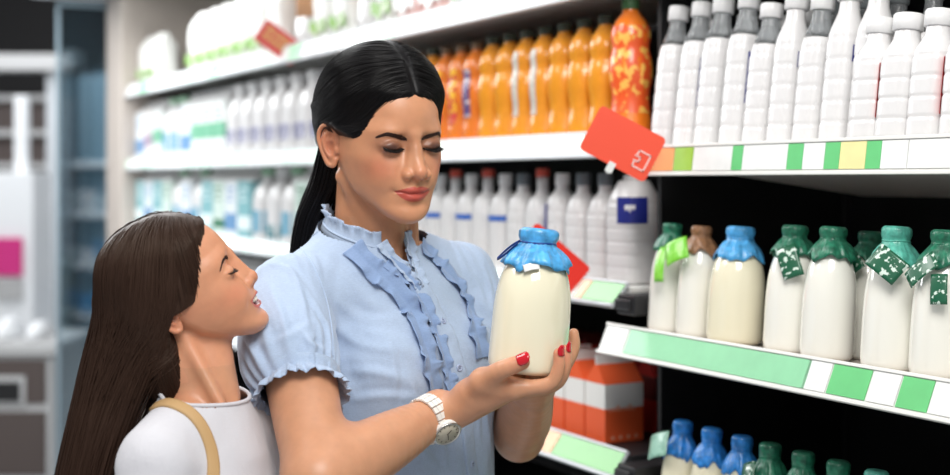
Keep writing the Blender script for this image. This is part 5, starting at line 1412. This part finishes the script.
# ---------------------------------------------------------------- orange cartons
CO = mat('orange_carton', lin(238, 98, 52), .35, coat=.2); CW = mat('white_carton', lin(238, 236, 232), .35, coat=.2); CBR = mat('russet_carton', lin(200, 82, 50), .35, coat=.2)
def carton(name, w=.066, d=.088, h=.110, col=CO, top=CW, roof=.034):
    root = empty(name, (0, 0, 0)); x, y = w/2, d/2
    MB().box(-x, x, -y, y, 0, h*.58).build('body', col, root, bevel=.0015)
    MB().box(-x+.0002, x-.0002, -y+.0002, y-.0002, h*.58, h).build('band', top, root, bevel=.0008)
    m_ = MB(); V = [(-x, -y, h), (x, -y, h), (x, y, h), (-x, y, h), (-x*.12, -y*.96, h+roof), (x*.12, -y*.96, h+roof), (x*.12, y*.96, h+roof), (-x*.12, y*.96, h+roof)]
    m_.add(V, [(0, 1, 5, 4), (1, 2, 6, 5), (2, 3, 7, 6), (3, 0, 4, 7), (4, 5, 6, 7), (0, 3, 2, 1)]); m_.build('gable', col, root)
    MB().box(-.0016, .0016, -y*.96, y*.96, h+roof-.002, h+roof+.018).build('top_fin', top, root, bevel=.0006)
    a = math.atan2(roof, x*.88); V, F = lathe([(.0135, -.002), (.0145, 0), (.0145, .010), (.0125, .0125)], 28, lambda z, a_: 1+.02*math.cos(20*a_))
    o = new_mesh('cap', V, F, WPL2, parent=root); o.matrix_local = Matrix.Translation((-x*.50, -y*.35, h+roof*.5)) @ Matrix.Rotation(-a, 4, 'Y')
    m_ = MB(); r_ = random.Random(3)
    for i in range(4): V, F = lathe([(.0036, 0), (.0036, .0008)], 14); m_.add(V, F, Matrix.Translation((x+.0002, -y*.6+i*d*.20, h*.09)) @ Matrix.Rotation(math.pi/2, 4, 'Y'))
    for i in range(7): m_.box(x, x+.0006, -y*.8+i*.009, -y*.8+i*.009+.006, h*.54, h*.56+.004*(i % 3))
    m_.build('print', mat('pale_print', lin(240, 170, 140), .5), root); return root
CT1 = carton('juice_carton'); s_cur = s_of(609, .05)
for k in range(6):
    put(CT1, used, SM(s_cur, .062, .9586), f'orange and white gable top carton, {NUM[k]} from right on the fourth shelf', 'carton', 'orange cartons on the fourth shelf'); s_cur -= .0715
CT2 = carton('juice_carton', col=mat('red_carton', lin(170, 34, 30), .4), top=mat('dark_red_carton', lin(90, 30, 28), .4))
for k in range(9): put(CT2, used, SM(s_of(609, .05)-.03-k*.0715, .200, .9586), f'dark red carton behind the orange ones, {NUM[k]} from right', 'carton', 'dark red cartons at the back')
# ---------------------------------------------------------------- far blurred end of the long cooler
PK = [(lin(226, 230, 228), lin(120, 180, 150)), (lin(222, 228, 232), lin(110, 150, 190)), (lin(230, 232, 226), lin(150, 190, 110)), (lin(132, 182, 188), lin(224, 236, 236)), (lin(206, 222, 214), lin(60, 120, 90)), (lin(228, 224, 220), lin(170, 150, 170))]
def pack(name, i, c1, c2, w=.122, d=.09, h=.235):
    root = empty(name, (0, 0, 0)); x, y = w/2, d/2; m = mat('pack_%d' % i, c1, .4, coat=.2); m2 = mat('pack_print_%d' % i, c2, .4)
    MB().box(-x, x, -y, y, 0, h*.80).build('body', m, root, bevel=.003)
    m_ = MB(); V = [(-x, -y, h*.80), (x, -y, h*.80), (x, y, h*.80), (-x, y, h*.80), (-x, -.003, h*.94), (x, -.003, h*.94), (x, .003, h*.94), (-x, .003, h*.94)]
    m_.add(V, [(0, 1, 5, 4), (1, 2, 6, 5), (2, 3, 7, 6), (3, 0, 4, 7), (4, 5, 6, 7), (0, 3, 2, 1)]); m_.box(-x, x, -.0016, .0016, h*.93, h); m_.build('gable', WPL, root)
    rr = random.Random(i); z0 = h*rr.uniform(.08, .3)
    m_ = MB(); m_.box(-x-.0006, x+.0006, -y-.0006, y+.0006, z0, z0+h*rr.uniform(.10, .26))
    for q in range(3): m_.box(-x*rr.uniform(.3, .7), x*rr.uniform(.2, .7), -y-.0007, -y+.001, h*(.52+.08*q), h*(.55+.08*q))
    m_.build('print', m2, root); return root
PKS = [pack('milk_carton', i, *c) for i, c in enumerate(PK)]
PK1 = mat('blue_green_print', lin(120, 168, 190), .4)
FB1 = plastic_bottle('milk_bottle', .230, .056, mat('pale_green_cap', lin(150, 190, 160), .4), None, shoulder=.58, ribs=0, label=(PK1, .12, .42, 0, 6.283)); FB2 = plastic_bottle('milk_bottle', .235, .056, WPL2, None, shoulder=.58, ribs=0, label=(printed('grey_violet_label', (150, 150, 176), (230, 230, 236), 60, .55), .16, .36, 0, 6.283)); FB3 = plastic_bottle('milk_bottle', .230, .056, WPL2, None, shoulder=.58, ribs=0, label=(printed('teal_label', (70, 130, 140), (230, 236, 236), 60, .55), .05, .24, 0, 6.283))
rn = random.Random(4); s = S0+.075; k = 0
while s < sl[0][0]-.105:
    far = s < s_of(215); b = rn.choice([PKS[0], PKS[1], PKS[5], FB1]) if far else [FB3, FB2, FB2][int(s*1.4) % 3]
    put(b, used, SM(s, .062, 1.5326), f'pale {"bottle" if b in (FB1, FB2, FB3) else "carton"}, {NUM[k]} from the beige post on the second shelf', 'bottle' if b in (FB1, FB2, FB3) else 'carton', 'blurred packs on the second shelf' ); s += .129; k += 1
s = S0+.075; k = 0
while s < S3-.045:
    b = rn.choice([PKS[3], PKS[1], PKS[4], PKS[0], PKS[3], FB3, FB1])
    if s < s_of(160): b = rn.choice([PKS[1], PKS[3]])
    put(b, used, SM(s, .062, 1.2586), f'{"pale bottle" if b in (FB1, FB3) else "teal and white carton"}, {NUM[k]} from the beige post on the third shelf', 'bottle' if b in (FB1, FB3) else 'carton', 'blurred packs on the third shelf'); s += .129; k += 1
s = S0+.075; k = 0; PKR = pack('milk_carton', 8, lin(222, 74, 52), lin(240, 206, 180), h=.17)
while s < s_of(560)-.5:
    b = PKR if s < s_of(175) else rn.choice([PKS[4], PKS[0], PKS[3]])
    put(b, used, SM(s, .062, .9586), f'{"red" if b is PKR else "pale"} carton, {NUM[k]} from the beige post on the fourth shelf', 'carton', 'red cartons low at the far end' if b is PKR else 'blurred packs on the fourth shelf'); s += .129; k += 1
# white bags and tubs on the top shelf
def bag(name, w, h, d, m, seed, pm=None):
    root = empty(name, (0, 0, 0)); rr = random.Random(seed); n, mm = 28, 24; V = []; F = []
    for j in range(mm+1):
        v = j/mm; pinch = 1-.88*max(0, (v-.72)/.28)**1.6; bot = min(1, .75+v*5)
        for i in range(n):
            a = 2*math.pi*i/n; c_, s_ = math.cos(a), math.sin(a); q = 1/((abs(c_)**5+abs(s_)**5)**.2)
            wob = 1+.03*math.sin(5*a+v*9+seed)+.025*math.sin(11*a-v*14+seed*2)
            V.append((w/2*c_*q*wob*bot*(1-.06*v), d/2*s_*q*wob*pinch*bot, h*v+.006*math.sin(3*a+seed)*v))
    for j in range(mm):
        for i in range(n): k_ = (i+1) % n; F.append((j*n+i, j*n+k_, (j+1)*n+k_, (j+1)*n+i))
    F.append(tuple(range(n))[::-1]); F.append(tuple(mm*n+i for i in range(n))); new_mesh('body', V, F, m, parent=root)
    if pm:
        Vl = []; n2 = 10
        for i in range(n2+1):
            for v in (.14, .30): Vl.append(((i/n2-.5)*w*.86, -d/2*1.06-.004, h*v+.01*math.sin(i)))
        new_mesh('print', Vl, [(2*i, 2*i+2, 2*i+3, 2*i+1) for i in range(n2)], pm, parent=root)
    return root
BGW = mat('white_bag', lin(224, 224, 220), .45, noise=(14, .03), bump=(40, .4, .004)); GPR = printed('green_leaf_print', (130, 180, 80), (226, 230, 214), 40, .56); PPR = mat('pink_bag', lin(226, 186, 180), .5)
BG1 = bag('flour_bag', .13, .225, .10, BGW, 1, GPR); BG2 = bag('flour_bag', .13, .205, .10, BGW, 2, GPR); BG3 = bag('flour_bag', .13, .21, .10, PPR, 3, PAP['w'])
def tub(name, H, R, m, m2):
    root = empty(name, (0, 0, 0)); V, F = lathe([(.9*R, 0), (R, .006), (R, H*.30), (R*.98, H*.30)], 36); new_mesh('base', V, F, m2, parent=root)
    V, F = lathe([(.99*R, H*.30), (.99*R, H*.74)], 36); new_mesh('body', V, F, m, parent=root); V, F = lathe([(R*.99, H*.74), (R*1.03, H*.745), (R*1.03, H*.98), (R*.95, H)], 36); new_mesh('lid', V, F, m2, parent=root); return root
TB = tub('powder_tub', .30, .052, mat('caramel_tub', lin(198, 150, 112), .4), WPL)
zt = 1.8326; plan = []
for px in (137, 150): plan.append((px, BG2))
for px in (204, 212, 220, 235, 251, 268, 286): plan.append((px, BG1))
plan.append((312, TB))
for px in (334, 354): plan.append((px, BG2))
plan += [(376, TB), (396, BG1), (420, BG3), (448, BG3), (476, BG1), (506, BG2), (538, BG1)]
sprev = -99; kb = 0
for px, b in plan:
    s = max(s_of(px, .07), sprev+.136, S0+.08); sprev = s
    nm = {BG1: 'tall white paper bag', BG2: 'white paper bag with a leaf print', BG3: 'pale pink paper bag', TB: 'caramel and white powder tub'}[b]
    put(b, used, SM(s, .075, zt), f'{nm}, {NUM[kb]} from left on the top shelf', 'tub' if b is TB else 'bag', 'bags and tubs on the top shelf'); kb += 1
# ---------------------------------------------------------------- red hanging cards
REDC = mat('red_card', lin(240, 84, 58), .45); RED2 = mat('bright_red_card', lin(236, 48, 34), .45); RED3 = mat('dusty_red_card', lin(206, 84, 78), .5)
def card(cs, Y, m, label, icon=None, thick=.0012):
    P = [Vector(at(x, y, Y+dy)) for x, y, dy in cs]; c = (P[0]+P[1]+P[2]+P[3])/4
    ex = ((P[1]-P[0])+(P[2]-P[3])).normalized(); n = ex.cross(((P[0]-P[3])+(P[1]-P[2])).normalized()).normalized(); ey = n.cross(ex)
    w = ((P[1]-P[0]).length+(P[2]-P[3]).length)/2; h = ((P[0]-P[3]).length+(P[1]-P[2]).length)/2
    M = Matrix((( *ex, 0), (*ey, 0), (*n, 0), (0, 0, 0, 1))).transposed(); M = Matrix.Translation(c) @ M
    r = empty('sign_card', (0, 0, 0)); r.matrix_world = M
    rad = .008; V = []
    for sx, sy, a0 in ((1, 1, 0), (-1, 1, 90), (-1, -1, 180), (1, -1, 270)):
        for q in range(7):
            a = math.radians(a0+q*15); V.append((sx*(w/2-rad)+rad*math.cos(a), sy*(h/2-rad)+rad*math.sin(a), 0))
    o = new_mesh('card', V, [tuple(range(len(V)))], m, smooth=False, parent=r); md = o.modifiers.new('s', 'SOLIDIFY'); md.thickness = thick
    tag(r, label, 'sign', 'red hanging cards'); return r, M, w, h
rA, MA, wA, hA = card([(599, 104, 0), (663, 137, 0), (648, 185, 0), (581, 149, 0)], 2.17, REDC, 'plain red card with a small white outline mark, hanging beside the juice bottles')
m_ = MB(); x0, y0 = wA/2-.021, -hA/2+.030; w1, h1, th_ = .0115, .0150, .0022
for xa, xb, ya, yb in ((-w1, w1, h1-th_, h1), (w1-th_, w1, -h1, h1), (-w1, w1, -h1, -h1+th_), (-w1, -w1+th_, 0.004, h1), (-w1, -w1+th_, -h1, -.004), (-w1-.002, -w1+.009, .003, .005), (-w1+.007, -w1+.009, -.005, .005), (-w1-.002, -w1+.009, -.005, -.003)):
    m_.box(x0+xa, x0+xb, y0+ya, y0+yb, .0008, .0016)
m_.build('outline_mark', mat('mark_white', lin(250, 220, 214), .5), rA)
pt = MB().box(-.006, .006, -hA/2-.012, -hA/2+.006, -.002, .0016); pt.build('clip', PAP['w'], rA)
rB, MB2, wB, hB = card([(543, 220, 0), (588, 273, 0), (570, 291, 0), (508, 252, 0)], 2.36, RED2, 'bright red card behind the blue cap of the held bottle')
MB().box(-.02, .0, -.006, .004, .001, .0022).build('yellow_print', mat('yellow_print', lin(240, 190, 60), .5), rB)
rC, MC_, wC, hC = card([(268, 19, 0), (304, 46, 0), (291, 67, 0), (252, 38, 0)], 3.85, RED3, 'faded red card with yellow lettering on the top shelf rail')
m_ = MB(); r_ = random.Random(2)
for row in range(2):
    for i in range(9): m_.box(-wC*.36+i*wC*.08, -wC*.36+i*wC*.08+wC*.045, (.008 if row == 0 else -.012), (.008 if row == 0 else -.012)+.008+.005*r_.random(), .001, .0022)
m_.build('lettering', mat('yellow_letters', lin(214, 196, 110), .5), rC)
for r in (rA, rB, rC):  # stem back to the rail
    MB().box(-.003, .003, -.055, -.03, -.004, -.002).build('stem', PAP['w'], r)

for b in (*PKS, PKR, FB1, FB2, FB3, WB1, WB2, WB3, WB4, WB5, J1, J2, J3, J4, J5, CT1, CT2, BG1, BG2, BG3, TB, BA, BA2, Bm, Bm2, Bs, Bs2, BR):
    if b.name not in used:
        for ch in list(b.children): bpy.data.objects.remove(ch)
        bpy.data.objects.remove(b)
